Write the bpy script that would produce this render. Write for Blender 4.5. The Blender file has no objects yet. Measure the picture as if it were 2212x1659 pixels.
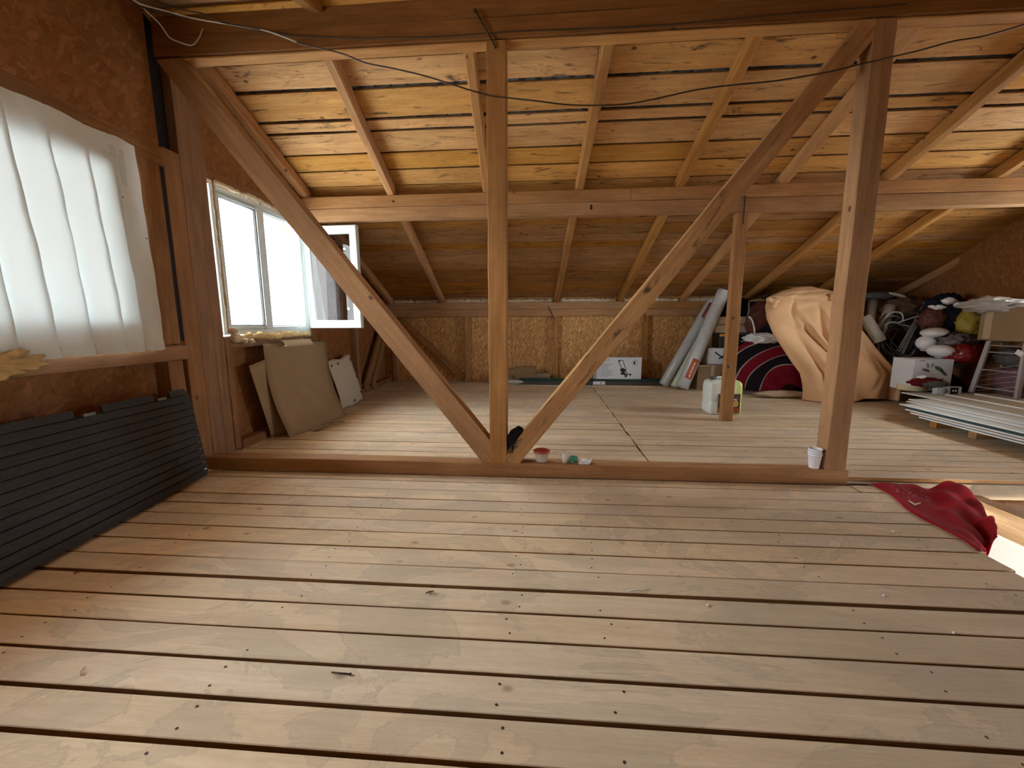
import bpy, bmesh, math, random
from mathutils import Vector, Matrix
random.seed(11)
scene = bpy.context.scene
col = scene.collection

# ------------------------------------------------------------------ camera
F_PX, PITCH, YAW, ROLL, CAM_H = 887.84, 0.149092, 0.0767504, -0.004250, 1.05
def _rot():
    cy, sy = math.cos(YAW), math.sin(YAW)
    Rw = Matrix(((cy, sy, 0), (-sy, cy, 0), (0, 0, 1)))
    A = Matrix(((1, 0, 0), (0, 0, -1), (0, 1, 0)))
    c, s = math.cos(PITCH), math.sin(PITCH)
    P = Matrix(((1, 0, 0), (0, c, -s), (0, s, c)))
    c, s = math.cos(ROLL), math.sin(ROLL)
    Q = Matrix(((c, -s, 0), (s, c, 0), (0, 0, 1)))
    return Q @ P @ A @ Rw
RM = _rot()
CAM = Vector((0, 0, CAM_H))
cam_data = bpy.data.cameras.new('camera')
cam = bpy.data.objects.new('camera', cam_data)
col.objects.link(cam)
cam_data.sensor_width = 36.0
cam_data.lens = F_PX * 36.0 / 2212.0
cam_data.clip_start = 0.02
m3 = Matrix((RM[0], -RM[1], -RM[2])).transposed()
cam.matrix_world = Matrix.Translation(CAM) @ m3.to_4x4()
scene.camera = cam

# ------------------------------------------------------------------ world, light, exposure
SKY = 19.0
W = bpy.data.worlds.new('overcast_sky')
scene.world = W
W.use_nodes = True
bg = W.node_tree.nodes['Background']
bg.inputs[0].default_value = (0.93, 0.97, 1.0, 1)
bg.inputs[1].default_value = SKY
vs = scene.view_settings
vs.view_transform = 'Standard'
vs.look = 'None'
vs.gamma = 1.0
vs.use_curve_mapping = False
vs.exposure = 1.0
try:
    scene.cycles.use_denoising = True
    scene.cycles.max_bounces = 12
    scene.cycles.diffuse_bounces = 6
    scene.cycles.use_adaptive_sampling = True
    scene.cycles.adaptive_threshold = 0.04
    scene.cycles.transparent_max_bounces = 24
    scene.cycles.sample_clamp_indirect = 12.0
    scene.cycles.caustics_reflective = False
    scene.cycles.caustics_refractive = False
except Exception:
    pass

def portal(name, loc, sx, sy, direction):
    L = bpy.data.lights.new(name, 'AREA')
    L.shape = 'RECTANGLE'
    L.size, L.size_y = sx, sy
    L.cycles.is_portal = True
    o = bpy.data.objects.new(name, L)
    col.objects.link(o)
    o.location = loc
    o.rotation_euler = Vector(direction).to_track_quat('-Z', 'Z').to_euler()
    return o
# daylight enters through the windows (portals only guide the sampling of the sky)
portal('sky_portal', (-2.76, 1.36, 1.5), 2.2, 1.3, (1, 0, 0))
portal('sky_portal', (-2.80, 3.80, 1.53), 1.4, 1.3, (1, 0, 0))
portal('sky_portal', (5.45, 4.1, 1.6), 1.4, 1.0, (-1, 0, 0))
# lamp of the room below the stair opening, turned to its white wall
Lb = bpy.data.lights.new('lower_room_lamp', 'SPOT')
Lb.energy = 120.0
Lb.color = (1.0, 0.99, 0.95)
Lb.spot_size = math.radians(42)
Lb.spot_blend = .6
Lb.shadow_soft_size = 0.10
lo = bpy.data.objects.new('lower_room_lamp', Lb)
col.objects.link(lo)
lo.location = (1.85, 1.2, -1.25)
lo.rotation_euler = (Vector((2.9, 2.35, -.55)) - lo.location).to_track_quat('-Z', 'Y').to_euler()

# ------------------------------------------------------------------ measuring helpers (a picture ray met with a real plane)
def ray(x, y):
    return RM.transposed() @ Vector(((x - 1106) / F_PX, (y - 829.5) / F_PX, 1))
def at(x, y, Y):
    d = ray(x, y)
    return CAM + d * (Y / d.y)
def atz(x, y, z=0.0):
    d = ray(x, y)
    return CAM + d * ((z - CAM_H) / d.z)
def atp(x, y, p0, n):
    d = ray(x, y)
    n = Vector(n)
    return CAM + d * ((Vector(p0) - CAM).dot(n) / d.dot(n))
def atw(x, y, off=0.0):
    return atp(x, y, (-2.5 + off, 2.7, 0), (1, 0.06, 0))

# ------------------------------------------------------------------ object helpers
def wm(o):
    if o.parent:
        return wm(o.parent) @ o.matrix_parent_inverse @ o.matrix_basis
    return o.matrix_basis.copy()
def put(o, M=None, parent=None):
    o.matrix_basis = M if M is not None else Matrix.Identity(4)
    if parent is not None:
        o.parent = parent
        o.matrix_parent_inverse = wm(parent).inverted()
    return o
def link_mesh(name, me, mat=None, parent=None, M=None, smooth=False):
    if mat is not None and not me.materials:
        me.materials.append(mat)
    o = bpy.data.objects.new(name, me)
    col.objects.link(o)
    if smooth:
        for p in me.polygons:
            p.use_smooth = True
    return put(o, M, parent)
def from_bm(name, bm, mat=None, parent=None, M=None, smooth=False):
    me = bpy.data.meshes.new(name)
    bmesh.ops.recalc_face_normals(bm, faces=bm.faces)
    bm.to_mesh(me)
    bm.free()
    return link_mesh(name, me, mat, parent, M, smooth)
def from_py(name, verts, faces, mat=None, parent=None, M=None, smooth=False):
    me = bpy.data.meshes.new(name)
    me.from_pydata([tuple(v) for v in verts], [], faces)
    me.update()
    return link_mesh(name, me, mat, parent, M, smooth)
def tag(o, label, cat, group=None):
    o['label'] = label
    o['category'] = cat
    o['kind'] = 'thing'
    if group:
        o['group'] = group
    return o
def thing(name, loc, label, cat, group=None):
    o = bpy.data.objects.new(name, None)
    o.empty_display_size = 0.05
    col.objects.link(o)
    o.matrix_basis = Matrix.Translation(Vector(loc))
    return tag(o, label, cat, group)
def structure(o):
    o['kind'] = 'structure'
    return o
def struct_empty(name, loc=(0, 0, 0)):
    o = bpy.data.objects.new(name, None)
    col.objects.link(o)
    o.matrix_basis = Matrix.Translation(Vector(loc))
    return structure(o)

def frame_x(d, up=(0, 0, 1)):
    x = Vector(d).normalized()
    u = Vector(up)
    if abs(x.dot(u)) > 0.98:
        u = Vector((0, 1, 0))
    y = u.cross(x).normalized()
    z = x.cross(y)
    return Matrix((x, y, z)).transposed()
def timber_mesh(L, w, h, n=5, jit=0.002, ch=0.004, ends=True):
    """chamfered length of sawn timber along local X, slightly uneven"""
    v, f = [], []
    for i in range(n + 1):
        x = -L / 2 + L * i / n
        jy, jz = random.uniform(-jit, jit), random.uniform(-jit, jit)
        a, b = w / 2 + random.uniform(-jit, jit) * .5, h / 2
        ring = [(a, -b + ch), (a, b - ch), (a - ch, b), (-a + ch, b), (-a, b - ch), (-a, -b + ch), (-a + ch, -b), (a - ch, -b)]
        for (yy, zz) in ring:
            v.append((x, yy + jy, zz + jz))
    for i in range(n):
        for k in range(8):
            a0, a1 = i * 8 + k, i * 8 + (k + 1) % 8
            f.append((a0, a1, a1 + 8, a0 + 8))
    f.append(tuple(reversed(range(8))))
    f.append(tuple(range(n * 8, n * 8 + 8)))
    return v, f
def timber(name, p0, p1, w, h, mat, parent=None, up=(0, 0, 1), n=5, jit=0.002, ch=0.004, edge=None):
    p0, p1 = Vector(p0), Vector(p1)
    v, f = timber_mesh((p1 - p0).length, w, h, n, jit, ch)
    M = Matrix.Translation((p0 + p1) / 2) @ frame_x(p1 - p0, up).to_4x4()
    o = from_py(name, v, f, mat, parent, M)
    if edge is not None:
        o.data.materials.append(edge)
        for q in o.data.polygons:
            if abs(q.normal.z) < .5:
                q.material_index = 1
    return o
def box(name, c, s, mat, parent=None, bev=0.004, rot=None, segs=1):
    bm = bmesh.new()
    bmesh.ops.create_cube(bm, size=1.0)
    bmesh.ops.scale(bm, vec=Vector(s), verts=bm.verts)
    if bev:
        bmesh.ops.bevel(bm, geom=bm.edges[:], offset=min(bev, min(s) * .3), segments=segs, affect='EDGES')
    M = Matrix.Translation(Vector(c))
    if rot is not None:
        M = M @ rot.to_4x4()
    return from_bm(name, bm, mat, parent, M)
def tube(name, pts, r, mat, parent=None, seg=6, closed=False):
    """round section swept along points"""
    pts = [Vector(p) for p in pts]
    c = sum(pts, Vector()) / len(pts)
    v, f = [], []
    N = len(pts)
    prev = None
    for i, p in enumerate(pts):
        if closed:
            t = (pts[(i + 1) % N] - pts[i - 1]).normalized()
        else:
            t = (pts[min(i + 1, N - 1)] - pts[max(i - 1, 0)]).normalized()
        if prev is None:
            u = Vector((0, 0, 1)) if abs(t.z) < .9 else Vector((1, 0, 0))
            nrm = (u - t * u.dot(t)).normalized()
        else:
            nrm = (prev - t * prev.dot(t)).normalized()
        prev = nrm
        b = t.cross(nrm)
        rr = r[i] if isinstance(r, (list, tuple)) else r
        for k in range(seg):
            a = 2 * math.pi * k / seg
            v.append(p - c + nrm * math.cos(a) * rr + b * math.sin(a) * rr)
    M = N if closed else N - 1
    for i in range(M):
        for k in range(seg):
            a0 = i * seg + k
            a1 = i * seg + (k + 1) % seg
            j = ((i + 1) % N) * seg
            f.append((a0, a1, j + (k + 1) % seg, j + k))
    if not closed:
        f.append(tuple(reversed(range(seg))))
        f.append(tuple(range((N - 1) * seg, N * seg)))
    return from_py(name, v, f, mat, parent, Matrix.Translation(c), smooth=True)
def spline(pts, n=6):
    P = [Vector(p) for p in pts]
    P = [P[0] * 2 - P[1]] + P + [P[-1] * 2 - P[-2]]
    out = []
    for i in range(1, len(P) - 2):
        for k in range(n):
            t = k / n
            a, b, c, d = P[i - 1], P[i], P[i + 1], P[i + 2]
            out.append(0.5 * ((2 * b) + (c - a) * t + (2 * a - 5 * b + 4 * c - d) * t * t + (3 * b - a - 3 * c + d) * t ** 3))
    out.append(P[-2])
    return out
def lathe(name, prof, mat, c, parent=None, seg=24, rot=None, smooth=True, cap=True):
    """profile of (radius, z) turned about local Z"""
    v, f = [], []
    n = len(prof)
    for (r, z) in prof:
        for k in range(seg):
            a = 2 * math.pi * k / seg
            v.append((r * math.cos(a), r * math.sin(a), z))
    for i in range(n - 1):
        for k in range(seg):
            f.append((i * seg + k, i * seg + (k + 1) % seg, (i + 1) * seg + (k + 1) % seg, (i + 1) * seg + k))
    if cap:
        f.append(tuple(reversed(range(seg))))
        f.append(tuple(range((n - 1) * seg, n * seg)))
    M = Matrix.Translation(Vector(c))
    if rot is not None:
        M = M @ rot.to_4x4()
    return from_py(name, v, f, mat, parent, M, smooth)
def sheet(name, P, mat, parent=None, thick=0.003, smooth=True):
    """grid of points P[row][col] given a thickness"""
    R, C = len(P), len(P[0])
    c = sum((Vector(p) for row in P for p in row), Vector()) / (R * C)
    def nrm(i, j):
        a = Vector(P[min(i + 1, R - 1)][j]) - Vector(P[max(i - 1, 0)][j])
        b = Vector(P[i][min(j + 1, C - 1)]) - Vector(P[i][max(j - 1, 0)])
        n = a.cross(b)
        return n.normalized() if n.length > 1e-9 else Vector((0, 0, 1))
    v, f = [], []
    N = [[nrm(i, j) for j in range(C)] for i in range(R)]
    for s in (0.5, -0.5):
        for i in range(R):
            for j in range(C):
                v.append(Vector(P[i][j]) - c + N[i][j] * thick * s)
    o = R * C
    for i in range(R - 1):
        for j in range(C - 1):
            a = i * C + j
            f.append((a, a + 1, a + C + 1, a + C))
            f.append((o + a, o + a + C, o + a + C + 1, o + a + 1))
    for i in range(R - 1):
        for j in (0, C - 1):
            a = i * C + j
            f.append((a, a + C, o + a + C, o + a) if j == 0 else (a, o + a, o + a + C, a + C))
    for j in range(C - 1):
        for i in (0, R - 1):
            a = i * C + j
            f.append((a, o + a, o + a + 1, a + 1) if i == 0 else (a, a + 1, o + a + 1, o + a))
    return from_py(name, v, f, mat, parent, Matrix.Translation(c), smooth)
def poly_prism(name, pts, d, mat, parent=None):
    """flat polygon (3-D points) extruded by vector d"""
    pts = [Vector(p) for p in pts]
    d = Vector(d)
    c = sum(pts, Vector()) / len(pts)
    n = len(pts)
    v = [p - c for p in pts] + [p - c + d for p in pts]
    f = [tuple(range(n)), tuple(reversed(range(n, 2 * n)))]
    for i in range(n):
        j = (i + 1) % n
        f.append((i, i + n, j + n, j))
    bm = bmesh.new()
    bv = [bm.verts.new(p) for p in v]
    for q in f:
        bm.faces.new([bv[i] for i in q])
    return from_bm(name, bm, mat, parent, Matrix.Translation(c))
def lump(name, c, s, mat, parent=None, amp=0.15, freq=2.5, sub=3, seed=0, rot=None, flat=None, crumple=0.0):
    """uneven rounded mass"""
    from mathutils import noise
    bm = bmesh.new()
    bmesh.ops.create_icosphere(bm, subdivisions=sub, radius=1.0)
    so = Vector((seed * 7.3, seed * 3.1, seed))
    for v in bm.verts:
        p = v.co.copy()
        k = 1 + amp * noise.noise(p * freq + so) + amp * .5 * noise.noise(p * freq * 2.7 + Vector((seed, 5, 9)))
        if crumple:
            q = p * freq * 1.6 + so + Vector((noise.noise(p * 2 + so), noise.noise(p * 2.3 - so), noise.noise(p * 1.7 + so * 2))) * .6
            k += crumple * (.5 - abs(noise.noise(q))) + crumple * .6 * (.4 - abs(noise.noise(q * 2.3 + so)))
        v.co = Vector((p.x * s[0] * k, p.y * s[1] * k, p.z * s[2] * k))
        if flat is not None and v.co.z < -flat:
            v.co.z = -flat
    M = Matrix.Translation(Vector(c))
    if rot is not None:
        M = M @ rot.to_4x4()
    return from_bm(name, bm, mat, parent, M, True)
def rotz(a): return Matrix.Rotation(a, 3, 'Z')
def rotx(a): return Matrix.Rotation(a, 3, 'X')
def roty(a): return Matrix.Rotation(a, 3, 'Y')
def copy_tree(o, M, **props):
    """copy of a thing with copies of its parts; M moves it in the world"""
    c = o.copy()
    col.objects.link(c)
    c.matrix_basis = M @ o.matrix_basis
    for k, v in props.items():
        c[k] = v
    for ch in o.children:
        d = ch.copy()
        col.objects.link(d)
        d.parent = c
        for g in ch.children:
            e = g.copy()
            col.objects.link(e)
            e.parent = d
    return c

# ------------------------------------------------------------------ materials
class NT:
    def __init__(s, name):
        s.m = bpy.data.materials.new(name)
        s.m.use_nodes = True
        s.t = s.m.node_tree
        s.t.nodes.clear()
        s.out = s.n('ShaderNodeOutputMaterial')
    def n(s, typ, **kw):
        nd = s.t.nodes.new(typ)
        for k, v in kw.items():
            setattr(nd, k, v)
        return nd
    def l(s, a, b):
        s.t.links.new(a, b)
    def ramp(s, fac, stops, interp='LINEAR'):
        r = s.n('ShaderNodeValToRGB')
        r.color_ramp.interpolation = interp
        e = r.color_ramp.elements
        while len(e) < len(stops):
            e.new(0.5)
        for i, (p, c) in enumerate(stops):
            e[i].position = p
            e[i].color = (c[0], c[1], c[2], 1) if not isinstance(c, (int, float)) else (c, c, c, 1)
        s.l(fac, r.inputs[0])
        return r.outputs[0]
    def mix(s, fac, a, b, typ='MIX'):
        m = s.n('ShaderNodeMix', data_type='RGBA', blend_type=typ)
        for sock, val in ((0, fac), (6, a), (7, b)):
            if hasattr(val, 'links'):
                s.l(val, m.inputs[sock])
            elif isinstance(val, (int, float)):
                m.inputs[sock].default_value = val if sock == 0 else (val, val, val, 1)
            else:
                m.inputs[sock].default_value = (*val[:3], 1)
        return m.outputs[2]
    def math(s, op, a, b=None):
        m = s.n('ShaderNodeMath', operation=op)
        for i, val in enumerate((a, b)):
            if val is None:
                continue
            if hasattr(val, 'links'):
                s.l(val, m.inputs[i])
            else:
                m.inputs[i].default_value = val
        return m.outputs[0]
    def mapping(s, vec, scale=(1, 1, 1), rot=(0, 0, 0), loc=None):
        m = s.n('ShaderNodeMapping')
        m.inputs['Scale'].default_value = scale
        m.inputs['Rotation'].default_value = rot
        if loc is not None:
            m.inputs['Location'].default_value = loc
        s.l(vec, m.inputs[0])
        return m.outputs[0]
    def noise(s, vec, scale=5, detail=4, rough=.55, dist=0.0):
        t = s.n('ShaderNodeTexNoise')
        t.inputs['Scale'].default_value = scale
        t.inputs['Detail'].default_value = detail
        t.inputs['Roughness'].default_value = rough
        t.inputs['Distortion'].default_value = dist
        s.l(vec, t.inputs['Vector'])
        return t.outputs[0]
    def bsdf(s, colr, rough=.7, spec=.3, metal=0.0, bump=None, bstr=.3, bdist=.01, **kw):
        b = s.n('ShaderNodeBsdfPrincipled')
        if hasattr(colr, 'links'):
            s.l(colr, b.inputs['Base Color'])
        else:
            b.inputs['Base Color'].default_value = (*colr[:3], 1)
        if hasattr(rough, 'links'):
            s.l(rough, b.inputs['Roughness'])
        else:
            b.inputs['Roughness'].default_value = rough
        b.inputs['Specular IOR Level'].default_value = spec
        b.inputs['Metallic'].default_value = metal
        for k, v in kw.items():
            b.inputs[k].default_value = v
        if bump is not None:
            bp = s.n('ShaderNodeBump')
            bp.inputs['Strength'].default_value = bstr
            bp.inputs['Distance'].default_value = bdist
            s.l(bump, bp.inputs['Height'])
            s.l(bp.outputs[0], b.inputs['Normal'])
        return b.outputs[0]
    def done(s, sh):
        s.l(sh, s.out.inputs[0])
        return s.m

def plain(name, c, rough=.6, spec=.3, metal=0.0, var=.0, scale=20, **kw):
    t = NT(name)
    if var:
        tc = t.n('ShaderNodeTexCoord')
        nz = t.noise(tc.outputs['Object'], scale, 4)
        cc = t.mix(nz, tuple(x * (1 - var) for x in c), tuple(min(1, x * (1 + var)) for x in c))
        return t.done(t.bsdf(cc, rough, spec, metal, nz, .25, .004, **kw))
    return t.done(t.bsdf(c, rough, spec, metal, **kw))

def wood(name, light, dark, knot=(.05, .02, .008), stain=None, stain_amt=.5, jitter=.25, rough=.75, mould=0.0, grain=1.0, blotch=.45, speck=.22):
    """sawn softwood: grain runs along each piece's own X axis, each piece shifted by its own random number"""
    t = NT(name)
    tc = t.n('ShaderNodeTexCoord')
    oi = t.n('ShaderNodeObjectInfo')
    cx = t.n('ShaderNodeCombineXYZ')
    for i, k in enumerate((37.0, 11.3, 23.7)):
        t.l(t.math('MULTIPLY', oi.outputs['Random'], k), cx.inputs[i])
    va = t.n('ShaderNodeVectorMath', operation='ADD')
    t.l(tc.outputs['Object'], va.inputs[0])
    t.l(cx.outputs[0], va.inputs[1])
    vec = va.outputs[0]
    g1 = t.noise(t.mapping(vec, (.9, 13, 13)), 1.6, 5, .6, .9)
    g2 = t.noise(t.mapping(vec, (3.5, 120, 120)), 1.0, 3, .5)
    blot = t.noise(t.mapping(vec, (2.2, 5, 5)), 1.2, 3, .5)
    base = t.mix(t.ramp(g1, [(.33, 0.0), (.68, 1.0)]), light, dark)
    base = t.mix(t.math('MULTIPLY', t.ramp(g2, [(.45, 0.0), (.75, 1.0)]), .35 * grain), base, tuple(x * .45 for x in dark))
    base = t.mix(t.math('MULTIPLY', t.ramp(blot, [(.42, 0.0), (.72, 1.0)]), blotch), base, tuple(x * .62 for x in dark))
    sp1 = t.noise(t.mapping(vec, (22, 60, 60)), 1.0, 5, .65, .6)
    base = t.mix(t.math('MULTIPLY', t.ramp(sp1, [(.40, 0.0), (.62, 1.0)]), speck), base, tuple(x * .72 for x in dark))
    # knots
    vo = t.n('ShaderNodeTexVoronoi', feature='F1')
    t.l(t.mapping(vec, (8.0, 12.0, 12.0)), vo.inputs['Vector'])
    vo.inputs['Scale'].default_value = 1.0
    sep = t.n('ShaderNodeSeparateColor')
    t.l(vo.outputs['Color'], sep.inputs[0])
    kn = t.ramp(vo.outputs['Distance'], [(.09, 1.0), (.14, .6), (.21, 0.0)])
    kn = t.math('MULTIPLY', kn, t.math('GREATER_THAN', sep.outputs[0], .945))
    base = t.mix(t.math('MULTIPLY', kn, .85), base, knot)
    if stain is not None:
        geo = t.n('ShaderNodeNewGeometry')
        s1 = t.noise(t.mapping(geo.outputs['Position'], (1, 1.6, 1.6)), 1.5, 6, .6, 1.4)
        base = t.mix(t.math('MULTIPLY', t.ramp(s1, [(.50, 0.0), (.515, .95), (.53, .42), (.66, .75), (.74, 1.0)]), stain_amt), base, stain)
    if mould:
        m1 = t.noise(t.mapping(vec, (1.4, 7, 7)), 1.6, 8, .72, 1.8)
        base = t.mix(t.math('MULTIPLY', t.ramp(m1, [(.55, 0.0), (.66, 1.0)]), mould), base, (.022, .018, .013))
    hv = t.n('ShaderNodeHueSaturation')
    t.l(base, hv.inputs['Color'])
    t.l(t.math('ADD', t.math('MULTIPLY', oi.outputs['Random'], jitter), 1 - jitter * .55), hv.inputs['Value'])
    r2 = t.math('FRACT', t.math('MULTIPLY', oi.outputs['Random'], 17.3))
    t.l(t.math('ADD', t.math('MULTIPLY', r2, .22), .88), hv.inputs['Saturation'])
    bumpv = t.math('ADD', t.math('MULTIPLY', g2, .6), t.math('MULTIPLY', sp1, .9))
    return t.done(t.bsdf(hv.outputs[0], rough, .25, 0, bumpv, .35, .004))

def osb(name, tint=(1, 1, 1), con=1.0):
    """board of pressed wood flakes"""
    t = NT(name)
    geo = t.n('ShaderNodeTexCoord')
    pos = geo.outputs['Object']
    warp = t.n('ShaderNodeTexNoise')
    warp.inputs['Scale'].default_value = 9
    warp.inputs['Detail'].default_value = 2
    t.l(pos, warp.inputs['Vector'])
    wv = t.n('ShaderNodeVectorMath', operation='SCALE')
    t.l(warp.outputs['Color'], wv.inputs[0])
    wv.inputs['Scale'].default_value = .035
    ad = t.n('ShaderNodeVectorMath', operation='ADD')
    t.l(pos, ad.inputs[0])
    t.l(wv.outputs[0], ad.inputs[1])
    p = ad.outputs[0]
    acc = None
    hgt = None
    for i, ang in enumerate((.25, 1.25, -.75, 2.1)):
        vo = t.n('ShaderNodeTexVoronoi', feature='F1')
        # flakes lie in the board's own plane (x/z for the back wall, y/z for the gables)
        t.l(t.mapping(t.mapping(p, (1, 1, 1), (ang, ang, 0), (i * 3.1, i * 1.7, i * 2.3)), (17, 17, 58)), vo.inputs['Vector'])
        vo.inputs['Scale'].default_value = 1.0
        sp = t.n('ShaderNodeSeparateColor')
        t.l(vo.outputs['Color'], sp.inputs[0])
        stops = []
        for pos_, cc in ((0, (.36, .185, .066)), (.45, (.50, .275, .105)), (.8, (.60, .35, .145)), (1, (.76, .50, .25))):
            stops.append((pos_, tuple((m + (v - m) * con) * tn for v, m, tn in zip(cc, (.53, .30, .12), tint))))
        c = t.ramp(sp.outputs[0], stops)
        if acc is None:
            acc, hgt = c, sp.outputs[1]
        else:
            mk = t.ramp(sp.outputs[2], [(.5, 0.0), (.56, 1.0)])
            acc = t.mix(mk, acc, c)
            hgt = t.math('MAXIMUM', hgt, t.math('MULTIPLY', sp.outputs[2], .9))
    fine = t.noise(pos, 60, 4)
    acc = t.mix(t.math('MULTIPLY', fine, .35), acc, (.14 * tint[0], .06 * tint[1], .02 * tint[2]))
    return t.done(t.bsdf(acc, .6, .3, 0, hgt, .25, .003))

def glass(name, gloss=.10, tint=(.97, .99, .98)):
    t = NT(name)
    tr = t.n('ShaderNodeBsdfTransparent')
    tr.inputs[0].default_value = (*tint, 1)
    gl = t.n('ShaderNodeBsdfGlossy')
    gl.inputs['Roughness'].default_value = .02
    mx = t.n('ShaderNodeMixShader')
    fr = t.n('ShaderNodeLayerWeight')
    fr.inputs[0].default_value = .25
    t.l(t.math('ADD', t.math('MULTIPLY', fr.outputs['Fresnel'], .5), gloss * .5), mx.inputs[0])
    t.l(tr.outputs[0], mx.inputs[1])
    t.l(gl.outputs[0], mx.inputs[2])
    return t.done(mx.outputs[0])
def cloth_translucent(name, c, trans=.5, clear=0.0, weave=400, dirt=0.0):
    t = NT(name)
    tc = t.n('ShaderNodeTexCoord')
    nz = t.noise(t.mapping(tc.outputs['Object'], (1, 1, 6)), 40, 3)
    cc = t.mix(t.math('MULTIPLY', nz, .25), c, tuple(x * .8 for x in c))
    if dirt:
        vo = t.n('ShaderNodeTexVoronoi')
        t.l(tc.outputs['Object'], vo.inputs['Vector'])
        vo.inputs['Scale'].default_value = 5.0
        sp = t.n('ShaderNodeSeparateColor')
        t.l(vo.outputs['Color'], sp.inputs[0])
        k = t.math('MULTIPLY', t.ramp(vo.outputs['Distance'], [(.02, 1.0), (.04, 0.0)]), t.math('GREATER_THAN', sp.outputs[0], .75))
        cc = t.mix(t.math('MULTIPLY', k, dirt), cc, (.05, .045, .04))
    d = t.n('ShaderNodeBsdfDiffuse')
    t.l(cc, d.inputs[0])
    tl = t.n('ShaderNodeBsdfTranslucent')
    t.l(cc, tl.inputs[0])
    mx = t.n('ShaderNodeMixShader')
    mx.inputs[0].default_value = trans
    t.l(d.outputs[0], mx.inputs[1])
    t.l(tl.outputs[0], mx.inputs[2])
    sh = mx.outputs[0]
    if clear:
        tr = t.n('ShaderNodeBsdfTransparent')
        m2 = t.n('ShaderNodeMixShader')
        m2.inputs[0].default_value = clear
        t.l(sh, m2.inputs[1])
        t.l(tr.outputs[0], m2.inputs[2])
        sh = m2.outputs[0]
    return t.done(sh)

M_FLOOR = wood('floor_pine', (.77, .63, .445), (.67, .52, .35), knot=(.30, .19, .10), stain=(.43, .365, .28), stain_amt=.62, jitter=.16, grain=.45, blotch=.2)
M_EDGE = wood('sawn_edge_wood', (.42, .21, .07), (.30, .14, .04), jitter=.2)
M_BEAM = wood('beam_wood', (.36, .185, .075), (.25, .115, .042), jitter=.15)
M_BEAM_OLD = wood('dark_beam_wood', (.31, .145, .058), (.21, .09, .035), jitter=.12)
M_POST = wood('post_wood', (.46, .235, .09), (.33, .155, .052), jitter=.15)
M_BRACE_MOULD = wood('stained_brace_wood', (.52, .29, .125), (.35, .17, .065), jitter=.1, mould=.9)
M_RAFTER = wood('rafter_wood', (.58, .315, .125), (.42, .20, .068), jitter=.2)
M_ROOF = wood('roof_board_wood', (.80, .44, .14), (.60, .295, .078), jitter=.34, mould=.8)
M_ROOF_LOW = wood('lower_roof_board_wood', (.53, .265, .078), (.36, .16, .042), jitter=.3, mould=.8)  # darker, stained lower boards; some shade is put into the colour too
M_STUD = wood('stud_wood', (.37, .20, .10), (.26, .13, .06), jitter=.15)
M_STUD_B = wood('back_stud_wood', (.52, .28, .115), (.38, .19, .07), jitter=.15)
M_BLOCK = wood('offcut_wood', (.36, .25, .14), (.26, .17, .09), jitter=.1)
M_OSB = osb('flake_board', (1.18, 1.18, 1.1))
M_OSB_RED = osb('red_brown_flake_board', (.58, .43, .36), .6)
M_BLACK = plain('plain_black', (.012, .011, .014), .6)
M_UNDER = plain('dark_subfloor', (.05, .022, .008), .9)
M_ROOFSHEET = plain('grey_roof_sheet', (.42, .45, .47), .45, .5, .2)
M_PVC = plain('white_window_plastic', (.62, .70, .72), .3, .5)
M_GASKET = plain('dark_gasket', (.05, .055, .06), .6)
M_GLASS = glass('window_glass')
M_FOAM = plain('yellow_mounting_foam', (.66, .50, .25), .8, .2, var=.35, scale=30)
M_FOAM_PALE = plain('pale_mounting_foam', (.62, .52, .37), .85, .2, var=.3, scale=30)
M_IRON = plain('rusty_iron', (.055, .03, .02), .6, .4, .4)

# ================================================================== SETTING
YR = 2.75                      # ridge line
SL = 0.346
def zb(Y):                     # underside of the roof boards
    return 2.48 - SL * (Y - 4.38) if Y >= YR else 2.48 - SL * ((2 * YR - Y) - 4.38)
def zr(Y):                     # underside of the rafters
    return zb(Y) - 0.12
def xw(Y):                     # inner face of the studs of the left gable
    return -2.5 - 0.06 * (Y - 2.7)
def xr(Y):                     # right gable
    return 5.25 if Y < 5.0 else 5.25 + 0.21 * (Y - 5.0)
def xcut(Y):                   # edge of the stair opening
    return 1.99 + 0.165 * (Y - 1.74)

# ---- floor
fl = []
def quad(a, b, c, d):
    i = len(fv)
    fv.extend([a, b, c, d])
    fl.append((i, i + 1, i + 2, i + 3))
fv = []
zs = -0.034
quad((-2.75, -1.8, zs), (1.86, -1.8, zs), (1.86, 2.84, zs), (-2.75, 2.84, zs))
quad((1.86, -1.8, zs), (5.4, -1.8, zs), (5.4, 0.9, zs), (1.86, 0.9, zs))
quad((-2.95, 2.86, zs), (5.9, 2.86, zs), (5.9, 7.35, zs), (-2.95, 7.35, zs))
floor = structure(from_py('floor', fv, fl, M_UNDER))
def plank(x0, x1, y0, y1, gap, parent=floor):
    return timber('plank', (x0, (y0 + y1) / 2, -0.0125 + random.uniform(-.0012, .0008)), (x1, (y0 + y1) / 2, -0.0125 + random.uniform(-.0012, .0008)),
                  y1 - y0 - gap, 0.025, M_FLOOR, parent, n=7, jit=0.0012, ch=0.0022, edge=M_EDGE)
near = [2.685, 2.574, 2.435, 2.299, 2.165, 2.028, 1.900, 1.759, 1.624, 1.490, 1.357, 1.222, 1.089, 0.956, 0.830]
while near[-1] > -1.6:
    near.append(near[-1] - random.uniform(.126, .138))
wide = {1.490: .022, 0.956: .016, 0.830: .014, 1.089: .011, 2.435: .004, 1.624: .006}
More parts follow.
